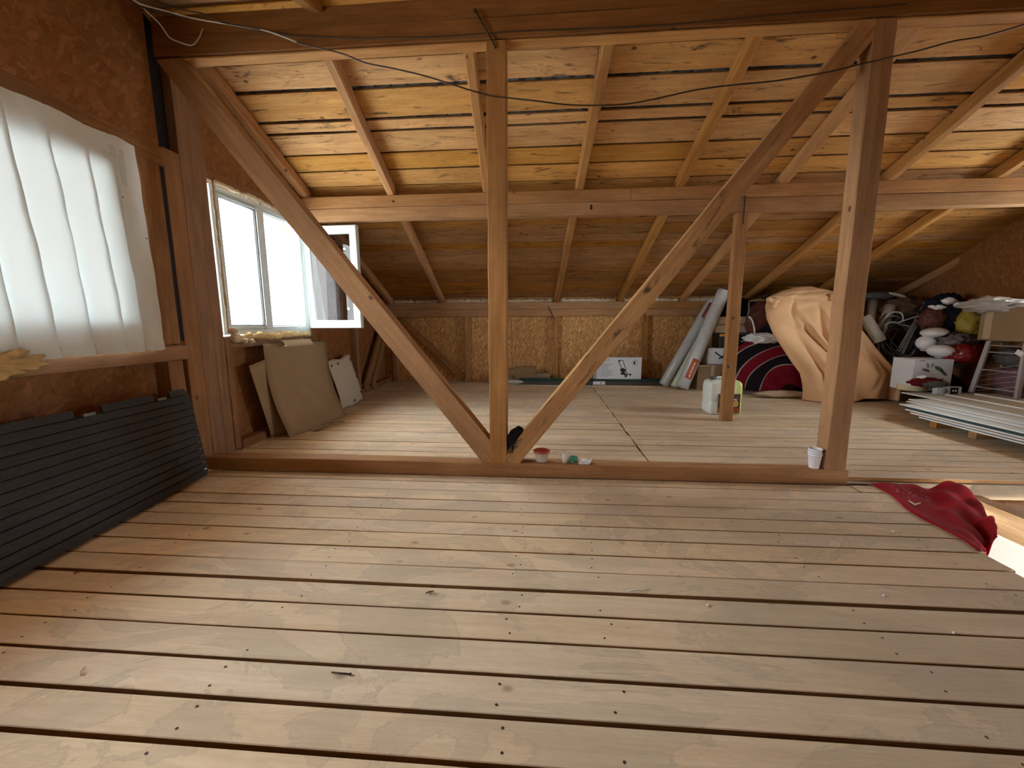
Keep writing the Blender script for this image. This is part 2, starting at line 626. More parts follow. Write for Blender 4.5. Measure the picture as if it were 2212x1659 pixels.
for i in range(len(near) - 1):
    y1, y0 = near[i], near[i + 1]
    xl = xw((y0 + y1) / 2) - .075
    g0 = wide.get(y0, .009)
    g1 = wide.get(y1, .009)
    ya, yb = y0 + g0 / 2, y1 - g1 / 2
    if i == 0:
        plank(xl, 1.965, ya, yb, 0)
        plank(1.972, xcut(y0) + .01, ya, yb + .004, 0)
    elif y0 > 0.95:
        plank(xl, xcut((y0 + y1) / 2) + random.uniform(-.004, .004), ya, yb, 0)
    else:
        plank(xl, 5.2, ya, yb, 0)
lf = [2.835, 2.95, 3.08, 3.202, 3.329, 3.467, 3.63, 3.793, 3.988, 4.12, 4.26, 4.399, 4.548, 4.68, 4.82, 4.95, 5.09, 5.22, 5.36, 5.496, 5.625]
rf = [2.835, 2.979, 3.088, 3.224, 3.349, 3.5, 3.664, 3.80, 3.94, 4.076, 4.22, 4.377, 4.522, 4.67, 4.819, 4.97, 5.128, 5.27, 5.416, 5.55, 5.67]
for L in (lf, rf):
    while L[-1] < 7.2:
        L.append(L[-1] + random.uniform(.125, .14))
    L[-1] = 7.27
for i in range(len(lf) - 1):
    g = random.choice((.006, .008, .011, .013))
    plank(xw((lf[i] + lf[i + 1]) / 2) - .07, .798 + random.uniform(-.006, .004), lf[i], lf[i + 1], g)
for i in range(len(rf) - 1):
    g = random.choice((.006, .008, .011, .013))
    plank(.806 + random.uniform(-.003, .004), xr((rf[i] + rf[i + 1]) / 2) - .02, rf[i], rf[i + 1], g)
# nail heads over the joists
nb = bmesh.new()
for i in range(len(near) - 1):
    for X in (-1.75, -.95, -.1, .22, 1.15, 1.8):
        for q in (.25, .75):
            x = X + random.uniform(-.025, .025)
            y = near[i + 1] + (near[i] - near[i + 1]) * q
            if random.random() < .75 and x < 1.9:
                bmesh.ops.create_circle(nb, cap_ends=True, radius=.0042, segments=8, matrix=Matrix.Translation((x, y, .0012)))
nails = from_bm('nail_heads', nb, M_IRON, floor)
nails['kind'] = 'stuff'

# ---- stair opening: trimmer, joist, wall of the room below
M_WHITE = plain('white_plaster', (.80, .81, .79), .8, .2)
stair = struct_empty('trim_1', (2.6, 2.6, -.2))
timber('trimmer_beam', (2.05, 2.85, -.087), (5.2, 2.85, -.087), .05, .12, wood('grey_trimmer_wood', (.40, .31, .21), (.31, .235, .155), jitter=.05), stair)
box('gap_board', (2.0, 2.765, -.055), (.4, .16, .02), M_UNDER, stair, 0)
box('landing_panel', (4.15, 1.85, -.13), (2.5, 1.9, .02), M_OSB, stair, 0)
timber('joist', (2.84, 2.80, -.175), (2.84, .9, -.175), .09, .165, wood('fresh_joist_wood', (.66, .42, .20), (.50, .29, .12), jitter=.05), stair)
timber('edge_joist', (xcut(2.7) - .045, 2.7, -.125), (xcut(.95) - .045, .95, -.125), .05, .18, M_RAFTER, stair)
box('rail_end', (2.46, 1.66, -.62), (.05, .05, .9), plain('grey_green_paint', (.42, .47, .40), .6), stair, .006)
low = struct_empty('wall_lower', (2.9, 2, -1.4))
box('wall_panel', (2.93, 1.6, -1.45), (.06, 3.0, 2.35), M_WHITE, low, 0)
box('wall_panel', (1.55, 1.6, -1.5), (.06, 3.0, 2.6), M_WHITE, low, 0)
box('wall_panel', (2.25, 3.05, -1.5), (1.5, .06, 2.6), M_WHITE, low, 0)
box('wall_panel', (2.25, .1, -1.5), (1.5, .06, 2.6), M_WHITE, low, 0)
box('floor_panel', (2.25, 1.6, -2.72), (1.5, 3.0, .06), M_FLOOR, low, 0)

# ---- roof: ribbed metal sheet outside, boards inside
rv, rfc = [], []
def ribbed(y0, y1):
    x = -3.4
    k = 0
    base = len(rv)
    while x < 6.3:
        for (dx, dz) in ((0, 0), (.075, 0), (.085, .028), (.115, .028)):
            for Y in (y0, y1):
                rv.append((x + dx, Y, zb(Y) + .04 + dz))
            k += 1
        x += .125
    for i in range(k - 1):
        a = base + i * 2
        rfc.append((a, a + 1, a + 3, a + 2))
ribbed(YR, 7.75)
ribbed(YR - .001, -2.25)
ceiling = structure(from_py('ceiling', rv, rfc, M_ROOFSHEET))
edges = [2.77, 2.93, 3.136, 3.363, 3.637, 3.759, 3.998, 4.21, 4.437, 4.60, 4.76, 4.92, 5.073, 5.192, 5.401, 5.554, 5.695, 5.856, 6.038, 6.245, 6.496, 6.71, 6.815, 6.98, 7.152, 7.33, 7.52, 7.70]
def roof_board(y0, y1, gap, side):
    Y = (y0 + y1) / 2
    w = (y1 - y0) * 1.058 - gap
    if side < 0:
        Yc = 2 * YR - Y
    else:
        Yc = Y
    up = (0, SL * side, 1)
    cuts = [-3.25, random.choice((-.60, .36, 1.31)), random.choice((3.27, 4.22)), 6.15] if random.random() < .55 else [-3.25, random.choice((2.3, 1.33)), 6.15]
    for a, b in zip(cuts[:-1], cuts[1:]):
        dz = random.uniform(-.002, .002)
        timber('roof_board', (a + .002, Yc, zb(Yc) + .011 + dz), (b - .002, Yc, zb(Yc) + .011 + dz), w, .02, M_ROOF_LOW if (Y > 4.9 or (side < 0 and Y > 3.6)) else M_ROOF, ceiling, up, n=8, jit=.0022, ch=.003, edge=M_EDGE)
for i in range(len(edges) - 1):
    g = .03 if 3.1 < edges[i] < 3.7 else (.02 if edges[i] < 4.4 else .011)
    roof_board(edges[i], edges[i + 1], g, 1)
ne = [2.70, 2.96, 3.13, 3.33, 3.52, 3.70, 3.90, 4.10, 4.30, 4.50, 4.7, 4.9, 5.1, 5.3, 5.5, 5.7, 5.9, 6.1, 6.3, 6.5, 6.7, 6.9, 7.1, 7.3, 7.5]
for i in range(len(ne) - 1):
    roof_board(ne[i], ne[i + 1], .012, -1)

box('ridge_filler', (1.4, YR, zb(YR) + .034), (9.3, .16, .02), M_ROOFSHEET, ceiling, 0)
# ---- left gable wall
wl = struct_empty('wall_left', (-2.6, 2.7, 0))
DX = .092
def panel(pts, off, mat=M_OSB_RED, name='panel', thick=.012, parent=None):
    P = [(xw(y) - off, y, z) for (y, z) in pts]
    return poly_prism(name, P, (-thick, 0, 0), mat, parent or wl)
def zt(Y): return zb(Y) + .02
W1 = (0.33, 2.40, .955, 2.06)  # near half is unseen and uncurtained, added to light the near floor
W2 = (3.17, 4.44, .945, 2.135)
panel([(-1.8, 0), (.325, 0), (.325, zt(.325)), (-1.8, zt(-1.8))], DX)
panel([(.325, 2.06), (2.41, 2.06), (2.41, zt(2.41)), (.325, zt(.325))], DX)
panel([(2.655, .93), (2.716, .93), (2.716, 2.07), (2.655, 2.07)], .012, M_BLACK, 'gap_shade_strip', .003)  # black strip close behind the gap, standing in for its deep shade
panel([(W1[0] - .004, 0), (W1[1] + .003, 0), (W1[1] + .003, W1[2]), (W1[0] - .004, W1[2])], DX + .001)
panel([(0.6, 2.13), (2.685, 2.13), (2.685, zt(2.685) - .03), (0.6, zt(.6) - .03)], 0.0)
panel([(W1[1] + .002, 0), (3.168, 0), (3.168, 2.2), (W1[1] + .002, 2.2)], DX)
panel([(2.80, 2.202), (3.168, 2.202), (3.168, zt(3.168)), (2.80, zt(2.80))], DX)
panel([(W2[0] - .004, 0), (W2[1] + .004, 0), (W2[1] + .004, W2[2]), (W2[0] - .004, W2[2])], DX + .001)
panel([(W2[0] - .004, W2[3]), (W2[1] + .004, W2[3]), (W2[1] + .004, zt(W2[1])), (W2[0] - .004, zt(W2[0]))], DX + .001)
panel([(W2[1] + .002, 0), (5.80, 0), (5.80, zt(5.80)), (W2[1] + .002, zt(W2[1]))], DX)
panel([(5.803, 0), (7.3, 0), (7.3, zt(7.3)), (5.803, zt(5.803))], DX)
panel([(2.40, 0.93), (2.84, 0.93), (2.84, 3.05), (2.75, 3.075), (2.40, zt(2.40))], DX - .008, M_BLACK, 'membrane', .004)
for ys_ in (1.128, 2.401, 3.169, 4.441, 5.802):
    panel([(ys_ - .02, -.03), (ys_ + .02, -.03), (ys_ + .02, zt(ys_) if ys_ not in (2.401,) else .95), (ys_ - .02, zt(ys_) if ys_ not in (2.401,) else .95)], DX + .013, M_BLACK, 'seam_strip', .006) if ys_ in (5.802,) else None
def stud(y0, y1, z0, z1, mat=M_STUD, name='stud', off=0.0, dep=.088, parent=None):
    yc = (y0 + y1) / 2
    return timber(name, (xw(yc) - off - dep / 2, yc, z0), (xw(yc) - off - dep / 2, yc, z1), y1 - y0, dep, mat, parent or wl, up=(1, 0, 0), n=6, jit=.002)
stud(2.712, 2.842, .02, 2.20)
stud(2.852, 2.978, .02, 2.86)
stud(2.992, 3.095, .02, 2.80, off=.008)
stud(3.10, 3.165, .02, .90)
stud(2.47, 2.662, .915, 2.075, M_STUD, 'cover_board', -.002, .022)
stud(2.55, 2.665, .02, .80)
panel([(2.70, .02), (3.10, .02), (3.10, 2.8), (2.70, 2.8)], .07, M_BLACK, 'membrane', .004)
stud(4.47, 4.56, .02, zr(4.5))
stud(5.75, 5.84, .02, zr(5.8))
stud(.20, .30, .02, zr(.3))
def rail(y0, y1, z0, z1, mat=M_STUD, off=0.0, dep=.088, name='rail'):
    return timber(name, (xw(y0) - off - dep / 2, y0, (z0 + z1) / 2), (xw(y1) - off - dep / 2, y1, (z0 + z1) / 2), dep, z1 - z0, mat, wl, n=5, jit=.002)
rail(0.31, 2.70, 2.075, 2.19, M_STUD, -.004)
rail(0.31, 2.70, .805, .905, wood('sill_rail_wood', (.42, .21, .09), (.29, .13, .05), jitter=.1), -.012)
rail(3.09, 4.47, .85, .94, M_STUD, 0)
rail(3.09, 4.47, 2.14, 2.22, M_STUD, .02)
rail(3.17, 7.2, .0, .075, M_STUD, -.01, name='bottom_plate')
rail(-1.7, 2.66, .0, .075, M_STUD, -.01, name='bottom_plate')
# slanted boards in the far left corner
for (a, b, c) in (((5.95, .04), (6.9, .98), 0), ((6.25, .04), (7.0, .80), 1)):
    timber('corner_brace', (xw(a[0]) + .012, a[0], a[1]), (xw(b[0]) + .012, b[0], b[1]), .13, .022, M_STUD, wl, up=(1, 0, 0))

# ---- back wall
wb = struct_empty('wall_back', (1, 7.25, 0))
xs = [-2.98, -.56, 1.86, 3.9, 5.80]
for a, b in zip(xs[:-1], xs[1:]):
    poly_prism('panel', [(a + .002, 7.285, -.03), (b - .002, 7.285, -.03), (b - .002, 7.285, 1.48), (a + .002, 7.285, 1.48)], (0, .012, 0), M_OSB, wb)
box('sheathing', (1.4, 7.32, .72), (9.2, .03, 1.6), M_BLACK, wb, 0)
timber('top_plate', (-2.75, 7.24, 1.211), (5.75, 7.24, 1.211), .08, .118, M_STUD_B, wb, n=12)
xj = at(1357, 660, 7.2).x
timber('top_plate', (-2.75, 7.24, 1.332), (xj - .003, 7.24, 1.332), .08, .118, M_STUD_B, wb, n=8)
timber('top_plate', (xj + .003, 7.24, 1.328), (5.75, 7.24, 1.328), .078, .112, M_STUD_B, wb, n=8)
for X in (-2.66, -1.345, .205, 1.735, 3.25, 4.75):
    timber('stud', (X, 7.238, .015), (X, 7.238, 1.15), .085, .085, M_STUD_B, wb, up=(0, 1, 0), n=6, jit=.004)
timber('diagonal_board', at(868, 690, 7.235), at(1000, 815, 7.235), .10, .05, M_STUD_B, wb, up=(0, 1, 0))
rx_t = [-2.42, -1.475, -.50, .423, 1.35, 2.291, 3.197, 4.138, 5.16]
rx_b = [-2.72, -1.79, -.74, .205, 1.283, 2.32, 3.37, 4.36, 5.66]
def foam(name, pts, r0, r1, mat, parent, n=6):
    P = spline(pts, n)
    P = [p + Vector((random.uniform(-1, 1), random.uniform(-1, 1), random.uniform(-1, 1))) * r0 * .45 for p in P]
    return tube(name, P, [random.uniform(r0, r1) for _ in P], mat, parent, seg=7)
for a, b in zip(rx_b[:-1], rx_b[1:]):
    n = 8
    foam('foam_bead', [(a + .06 + (b - a - .12) * i / n, 7.25, 1.415) for i in range(n + 1)], .02, .045, M_FOAM_PALE, wb, 4)

# ---- right gable and front wall
wrr = struct_empty('wall_right', (5.3, 2, 0))
def rpanel(pts, mat=M_OSB_RED):
    # pts (y,z) within one straight stretch
    P = [(xr(y), y, z) for (y, z) in pts]
    poly_prism('panel', P, (.012, 0, 0), mat, wrr)
rpanel([(-1.8, 0), (3.05, 0), (3.05, zt(3.05)), (YR, zt(YR)), (-1.8, zt(-1.8))])
rpanel([(3.05, 0), (4.85, 0), (4.85, 1.2), (3.05, 1.2)])
rpanel([(3.05, 2.05), (4.85, 2.05), (4.85, zt(4.85)), (3.05, zt(3.05))])
rpanel([(3.05, 1.2), (3.5, 1.2), (3.5, 2.05), (3.05, 2.05)])
rpanel([(4.7, 1.2), (4.85, 1.2), (4.85, 2.05), (4.7, 2.05)])
rpanel([(4.85, 0), (5.0, 0), (5.0, zt(5.0)), (4.85, zt(4.85))])
rpanel([(5.0, 0), (7.3, 0), (7.3, zt(7.3)), (5.0, zt(5.0))])
for Y in (2.95, 4.80):
    timber('stud', (xr(Y) - .045, Y, .015), (xr(Y) - .045, Y, zr(Y) - .05), .09, .088, M_STUD, wrr, up=(1, 0, 0))
wf = struct_empty('wall_front', (1, -1.75, 0))
for a, b, z0, z1 in ((-2.4, .1, 0, 1.5), (.1, 2.6, 0, 1.5), (2.6, 5.25, 0, 1.5)):
    poly_prism('panel', [(a, -1.75, z0), (b, -1.75, z0), (b, -1.75, z1), (a, -1.75, z1)], (0, -.012, 0), M_OSB_RED, wf)
timber('top_plate', (-2.3, -1.69, 1.27), (5.25, -1.69, 1.27), .1, .2, M_STUD_B, wf)

# ---- windows
def bars(name, rect, prof, X, dep, parent, mat=M_PVC, M=None):
    """rectangular frame: rect (y0,y1,z0,z1) in the wall plane, bar width prof; one mesh of four mitred bars with a bead"""
    y0, y1, z0, z1 = rect
    v, f = [], []
    def ringpts(ins, xx):
        return [(xx, y0 + ins, z0 + ins), (xx, y1 - ins, z0 + ins), (xx, y1 - ins, z1 - ins), (xx, y0 + ins, z1 - ins)]
    rings = [ringpts(0, -dep / 2), ringpts(0, dep / 2 - .006), ringpts(.006, dep / 2), ringpts(prof * .62, dep / 2), ringpts(prof * .68, dep / 2 - .012), ringpts(prof, dep / 2 - .018), ringpts(prof, -dep / 2)]
    for r in rings:
        v.extend(r)
    for i in range(len(rings)):
        j = (i + 1) % len(rings)
        for k in range(4):
            f.append((i * 4 + k, i * 4 + (k + 1) % 4, j * 4 + (k + 1) % 4, j * 4 + k))
    c = Vector((X, (y0 + y1) / 2, (z0 + z1) / 2))
    vv = [(a, b - c.y, d - c.z) for (a, b, d) in v]
    bm = bmesh.new()
    bv = [bm.verts.new(p) for p in vv]
    for q in f:
        bm.faces.new([bv[i] for i in q])
    return from_bm(name, bm, mat, parent, M if M is not None else Matrix.Translation(c))
def pane(y0, y1, z0, z1, X, parent, mat=M_GLASS, name='pane'):
    c = Vector((X, (y0 + y1) / 2, (z0 + z1) / 2))
    a, b = (y1 - y0) / 2, (z1 - z0) / 2
    return from_py(name, [(0, -a, -b), (0, a, -b), (0, a, b), (0, -a, b)], [(0, 1, 2, 3)], mat, parent, Matrix.Translation(c))

win1 = struct_empty('window_1', (-2.5, 1.36, 1.5))
X1 = xw(1.36) - .07
bars('frame', W1, .065, X1, .07, win1)
bars('sash', (W1[0] + .05, 1.36, W1[2] + .05, W1[3] - .05), .07, X1 + .01, .06, win1)  # unseen near sash, part of the added daylight opening
bars('sash', (1.38, W1[1] - .05, W1[2] + .05, W1[3] - .05), .07, X1 + .01, .06, win1)
pane(W1[0] + .11, 1.30, W1[2] + .11, W1[3] - .11, X1, win1)
pane(1.44, W1[1] - .11, W1[2] + .11, W1[3] - .11, X1, win1)
win2 = struct_empty('window_2', (-2.6, 3.8, 1.5))
X2 = xw(3.8) - .055
bars('frame', (3.185, 4.425, .955, 2.125), .06, X2, .075, win2)
timber('mullion', (X2 + .005, 3.735, 1.0), (X2 + .005, 3.735, 2.08), .10, .085, M_PVC, win2, up=(1, 0, 0), n=1, jit=0, ch=.008)
bars('fixed_sash', (3.232, 3.705, 1.005, 2.08), .028, X2 + .012, .05, win2)
bars('inner_rebate', (3.765, 4.375, 1.005, 2.08), .022, X2 - .01, .05, win2)
bars('gasket', (3.258, 3.68, 1.032, 2.053), .007, X2 + .03, .012, win2, M_GASKET)
bars('gasket', (3.785, 4.355, 1.025, 2.06), .006, X2 + .025, .012, win2, M_GASKET)
bars('glazing_bead', (3.244, 3.694, 1.018, 2.067), .012, X2 + .036, .02, win2)
pane(3.255, 3.685, 1.03, 2.055, X2, win2)
# opened casement, hinged on the far jamb and standing into the room
M_DARKGLASS = glass('casement_glass', .02, (.72, .70, .70))
hx, hy = xw(4.40) - .01, 4.40
Mrot = Matrix.Translation((hx + .315, hy + .03, 1.535)) @ Matrix.Rotation(math.radians(-90 - 2), 4, 'Z')
cas = bars('casement', (-.315, .315, -.54, .54), .085, 0, .06, win2, M=Mrot)
def local_part(name, vs_, fs, mat, par, M):
    return from_py(name, vs_, fs, mat, par, M)
local_part('pane', [(0, -.232, -.457), (0, .232, -.457), (0, .232, .457), (0, -.232, .457)], [(0, 1, 2, 3)], M_DARKGLASS, cas, Mrot)
for (ly, lz) in ((.16, .30), (.165, -.33)):
    s = .016
    local_part('sticker', [(.004, ly, lz - s), (.004, ly + s, lz), (.004, ly, lz + s), (.004, ly - s, lz)], [(0, 1, 2, 3)], M_PVC, cas, Mrot)
    local_part('sticker_back', [(-.004, ly, lz - s), (-.004, ly - s, lz), (-.004, ly, lz + s), (-.004, ly + s, lz)], [(0, 1, 2, 3)], M_PVC, cas, Mrot)
box('hinge', (hx + .0, hy - .02, 1.06), (.03, .03, .09), M_PVC, win2, .006)
box('hinge', (hx + .0, hy - .02, 2.0), (.03, .03, .09), M_PVC, win2, .006)
# insect screen on the outer face
def screen_mat():
    t = NT('grey_insect_screen')
    tr = t.n('ShaderNodeBsdfTransparent')
    d = t.n('ShaderNodeBsdfDiffuse')
    d.inputs[0].default_value = (.45, .50, .50, 1)
    mx = t.n('ShaderNodeMixShader')
    mx.inputs[0].default_value = .24
    t.l(tr.outputs[0], mx.inputs[1])
    t.l(d.outputs[0], mx.inputs[2])
    return t.done(mx.outputs[0])
pane(3.20, 4.41, .97, 2.11, X2 - .05, win2, screen_mat(), 'insect_screen')
# mounting foam around the second window
fx = xw(3.2) + .0
foam('foam_bead', [(xw(3.18) - .01, 3.165, z) for z in (.98, 1.2, 1.4, 1.6, 1.8, 2.0, 2.13)], .006, .014, M_FOAM_PALE, win2)
foam('foam_bead', [(xw(y) - .01, y, 2.14 + .01 * math.sin(y * 9)) for y in (3.17, 3.4, 3.6, 3.8, 4.0, 4.2, 4.42)], .012, .03, M_FOAM_PALE, win2)
foam('foam_bead', [(xw(y) + .0, y, .935 + .008 * math.sin(y * 13)) for y in (3.16, 3.3, 3.45, 3.6, 3.75, 3.9, 4.1, 4.3, 4.45)], .018, .04, M_FOAM, win2)
for (y, z, r) in ((3.20, .93, .05), (3.29, .905, .03), (3.38, .90, .028), (3.17, .99, .035)):
    lump('foam_blob', (xw(y) + .02, y, z), (.04, r, r * .8), M_FOAM_PALE, win2, .4, 2.2, 2, int(y * 50))
# foam and mineral wool around the first window
foam('foam_bead', [(xw(2.43) + .004, 2.432, z) for z in (.90, 1.0, 1.1, 1.2, 1.3, 1.4, 1.5)], .012, .028, M_FOAM, win1)
foam('foam_bead', [(xw(2.3) + .012, y, .905) for y in (1.9, 1.97, 2.04, 2.1)], .008, .02, M_FOAM, win1)
lump('mineral_wool', (xw(1.6) + .05, 1.62, .875), (.045, .13, .05), M_FOAM, win1, .9, 3.2, 4, 3)
win3 = struct_empty('window_3', (5.3, 3.75, 1.5))
bars('frame', (3.5, 4.7, 1.2, 2.05), .07, 5.26, .07, win3)
timber('mullion', (5.26, 4.1, 1.25), (5.26, 4.1, 2.0), .07, .07, M_PVC, win3, up=(1, 0, 0), n=1, jit=0)
pane(3.55, 4.65, 1.25, 2.0, 5.26, win3)


# ---- ground outside
gm = plain('pale_ground', (.55, .55, .52), .9)
structure(from_py('ground', [(-60, -60, -3.0), (60, -60, -3.0), (60, 60, -3.0), (-60, 60, -3.0)], [(0, 1, 2, 3)], gm))

# ================================================================== TIMBER FRAME
YF = 2.69
rb = thing('ridge_beam', (1.4, 2.745, 2.83), 'dark double ridge beam along the top of the picture, carried by the V-shaped truss', 'beam')
timber('lower_timber', (-2.46, 2.745, 2.772), (5.2, 2.745, 2.772), .105, .114, M_BEAM_OLD, rb, n=14, jit=.003)
timber('upper_timber', (-2.46, 2.745, 2.887), (5.2, 2.745, 2.887), .10, .112, M_BEAM_OLD, rb, n=14, jit=.003)
timber('lit_underside_board', (-2.44, 2.752, 2.707), (5.2, 2.752, 2.707), .088, .012, M_RAFTER, rb, n=8, jit=.001)  # added pale board; stands in for bounce light on the beam's underside
pc = thing('post', (-.303, 2.745, .1), 'upright middle post standing between the two slanting braces of the V', 'post')
timber('timber', (-.303, 2.745, .096), (-.294, 2.745, 2.70), .118, .11, M_POST, pc, up=(0, 1, 0), n=10, jit=.002)
pr = thing('post', (1.885, 2.745, .1), 'tall post with a bright left face, paper cups at its foot', 'post')
timber('timber', (1.885, 2.745, .096), (1.875, 2.745, 2.70), .122, .11, M_POST, pr, up=(0, 1, 0), n=10, jit=.002)
pm = thing('post', (1.95, 4.47, 0), 'thinner post under the purlin, standing in front of the jerrycan', 'post')
v, f = timber_mesh(2.11, .105, .105, 8, .002)
from_py('timber', v, f, M_POST, pm, Matrix.Translation((1.955, 4.475, 1.0575)) @ (rotz(-.10).to_4x4() @ roty(-math.pi / 2).to_4x4()))
def brace(name, u0, u1, l0, l1, mat, label, ext0, ext1, dep=.10):
    a0, a1, b0, b1 = (at(*p, YF) for p in (u0, u1, l0, l1))
    d = ((a1 - a0).normalized() + (b1 - b0).normalized()).normalized()
    mid0 = a0 + (a1 - a0) * .5
    n = Vector((-d.z, 0, d.x))
    wid = abs((b0 - mid0).dot(n))
    s = 1 if (b0 - mid0).dot(n) > 0 else -1
    cen = mid0 + n * s * wid / 2
    P = [cen + d * t for t in (0, 1)]
    # to the requested heights
    p0 = cen + d * ((ext0 - cen.z) / d.z)
    p1 = cen + d * ((ext1 - cen.z) / d.z)
    off = Vector((0, dep / 2 + .002, 0))
    r = thing(name, p0 + off, label, 'brace')
    h = wid / 2 / abs(d.z) * 0
    v, f = [], []
    # ends cut level with the beam / ridge
    N = 9
    for i in range(N + 1):
        for (q, yy) in ((-1, 0), (-1, dep), (1, dep), (1, 0)):
            p = p0 + (p1 - p0) * (i / N) + n * q * wid / 2
            j = random.uniform(-.003, .003)
            if i == 0:
                p = p + d * ((ext0 - p.z) / d.z)
            if i == N:
                p = p + d * ((ext1 - p.z) / d.z)
            v.append((p.x + n.x * j, p.y + .002 + yy, p.z + n.z * j * (0 if i in (0, N) else 1)))
    for i in range(N):
        for k in range(4):
            f.append((i * 4 + k, i * 4 + (k + 1) % 4, i * 4 + 4 + (k + 1) % 4, i * 4 + 4 + k))
    f.append((3, 2, 1, 0))
    f.append(tuple(N * 4 + k for k in range(4)))
    c = (p0 + p1) / 2
    M = Matrix.Translation(c) @ frame_x(d, (0, 1, 0)).to_4x4()
    Mi = M.inverted()
    vv = [Mi @ Vector(p) for p in v]
    bm = bmesh.new()
    bv = [bm.verts.new(p) for p in vv]
    for q in f:
        bm.faces.new([bv[i] for i in q])
    from_bm('timber', bm, mat, r, M)
    return r
brace('brace', (1058, 945), (574, 360), (1045, 1002), (535.7, 360), M_POST, 'slanting brace crossing the far left window, from the middle post to the left wall', .096, 2.70)
brace('brace', (1130, 935), (1770, 155.5), (1279, 813), (1687, 325.5), M_BRACE_MOULD, 'dark-stained slanting brace rising from the middle post to the top of the right post', .096, 2.70)
sb = thing('floor_beam', (-.2, 2.745, 0), 'low beam lying on the floor along the foot of the truss', 'beam')
timber('timber', (-2.43, 2.738, .048), (1.962, 2.738, .048), .105, .096, M_POST, sb, n=12, jit=.002)
pu = thing('purlin', (1.4, 4.43, 2.23), 'lighter double purlin running under the rafters halfway up the roof', 'beam')
timber('timber', (-2.575, 4.43, 2.177), (5.15, 4.43, 2.177), .10, .122, M_RAFTER, pu, n=12, jit=.002)
xq = at(1362, 430, 4.38).x
timber('timber', (-2.575, 4.43, 2.298), (xq - .002, 4.43, 2.298), .10, .116, M_RAFTER, pu, n=8, jit=.002)
timber('timber', (xq + .002, 4.43, 2.300), (5.15, 4.43, 2.300), .098, .116, M_RAFTER, pu, n=8, jit=.002)
box('bolt_hole', (at(1277, 449, 4.38).x, 4.379, 2.185), (.02, .004, .045), M_BLACK, pu, 0)
def rafter(xt, xb, label, side=1, ext=7.45):
    Yt, Yb = YR + .03, ext
    if side > 0:
        p0 = Vector((xt, Yt, zr(Yt) + .056))
        p1 = Vector((xb, Yb, zr(Yb) + .056))
    else:
        p0 = Vector((xt, 2 * YR - Yt, zr(Yt) + .056))
        p1 = Vector((xb, 2 * YR - Yb, zr(Yb) + .056))
    r = thing('rafter', p0, label, 'rafter')
    # ridge end at the top: the empty sits there
    timber('timber', p0, p1, .08, .105, M_RAFTER, r, up=(0, SL * side, 1), n=12, jit=.003, ch=.012)
    return r
rl = ['rafter lying against the left gable wall, just above the slanting brace',
      'second rafter from the left gable wall, casting a shadow on the boards',
      'rafter just left of the middle post, partly hidden by it',
      'first rafter to the right of the middle post',
      'second rafter to the right of the middle post, passing behind the stained brace',
      'rafter passing behind the tall right post',
      'first rafter to the right of the tall right post',
      'second rafter to the right of the tall right post, cut by the picture edge',
      'dark rafter lying against the right gable wall above the clutter']
for a, b, L in zip(rx_t, rx_b, rl):
    rafter(a, b, L)
rafter(rx_t[1] + .09, rx_t[1] + .09, 'rafter end showing above the ridge beam at the upper left, on the near roof slope', -1, 7.2)
# iron timber staples
def staple(p, q, label):
    p, q = Vector(p), Vector(q)
    out = Vector((0, -.016, 0))
    o = tube('timber_staple', [p + Vector((0, .01, 0)), p + out, p + out + (q - p) * .04, q + out - (q - p) * .04, q + out, q + Vector((0, .01, 0))], .006, M_IRON, None, 6)
    tag(o, label, 'staple')
staple(at(1027, 25, 2.69), at(1070, 104, 2.69), 'rusty iron staple clamping the middle post to the ridge beam')
staple(at(1608, 424, 4.38), at(1604, 483, 4.40), 'rusty iron staple clamping the thinner post to the purlin')
staple(at(1184, 662, 7.2), at(1197, 690, 7.2), 'rusty iron staple on the back wall top plate behind the middle of the roof')
staple(at(1391, 672, 7.2), at(1395, 696, 7.2), 'rusty iron staple on the back wall top plate beside the stained brace')

# ---- cables
M_CABLE_W = plain('pale_grey_cable_sheath', (.46, .44, .40), .5)
M_CABLE_D = plain('dark_brown_cable_sheath', (.06, .035, .02), .5)
def cable(pxs, r, mat, label):
    o = tube('cable', spline([at(x, y, Y) for (x, y, Y) in pxs], 5), r, mat, None, 6)
    return tag(o, label, 'cable')
cable([(262, -14, 2.3), (300, 12, 2.35), (350, 27, 2.45), (440, 43, 2.55), (520, 56, 2.6), (590, 70, 2.62), (642, 92, 2.62), (700, 106, 2.62), (745, 118, 2.62), (790, 136, 2.62), (850, 148, 2.62), (925, 166, 2.62), (1000, 190, 2.63), (1056, 206, 2.66), (1092, 211, 2.66), (1150, 217, 2.63), (1240, 227, 2.62), (1350, 225, 2.62), (1440, 208, 2.62), (1500, 195, 2.62), (1570, 185, 2.62), (1680, 174, 2.64), (1790, 155, 2.66), (1870, 136, 2.66), (1930, 122, 2.66), (1990, 108, 2.6), (2060, 89, 2.6), (2130, 77, 2.6), (2230, 48, 2.6)], .0042, M_CABLE_D, 'long sagging cable hanging across the roof boards and in front of both posts')
cable([(322, -8, 2.4), (360, 12, 2.45), (410, 24, 2.5), (440, 30, 2.55), (490, 50, 2.6), (540, 62, 2.64), (600, 72, 2.675), (660, 78, 2.675), (740, 82, 2.675), (850, 82, 2.675), (960, 79, 2.675), (1050, 72, 2.675), (1150, 66, 2.675), (1250, 63, 2.675), (1330, 60, 2.675), (1430, 54, 2.675), (1530, 46, 2.675), (1620, 38, 2.675), (1720, 28, 2.675), (1800, 22, 2.675), (1880, 16, 2.675), (1960, 8, 2.675)], .0042, M_CABLE_D, 'dark cable pinned along the face of the ridge beam')
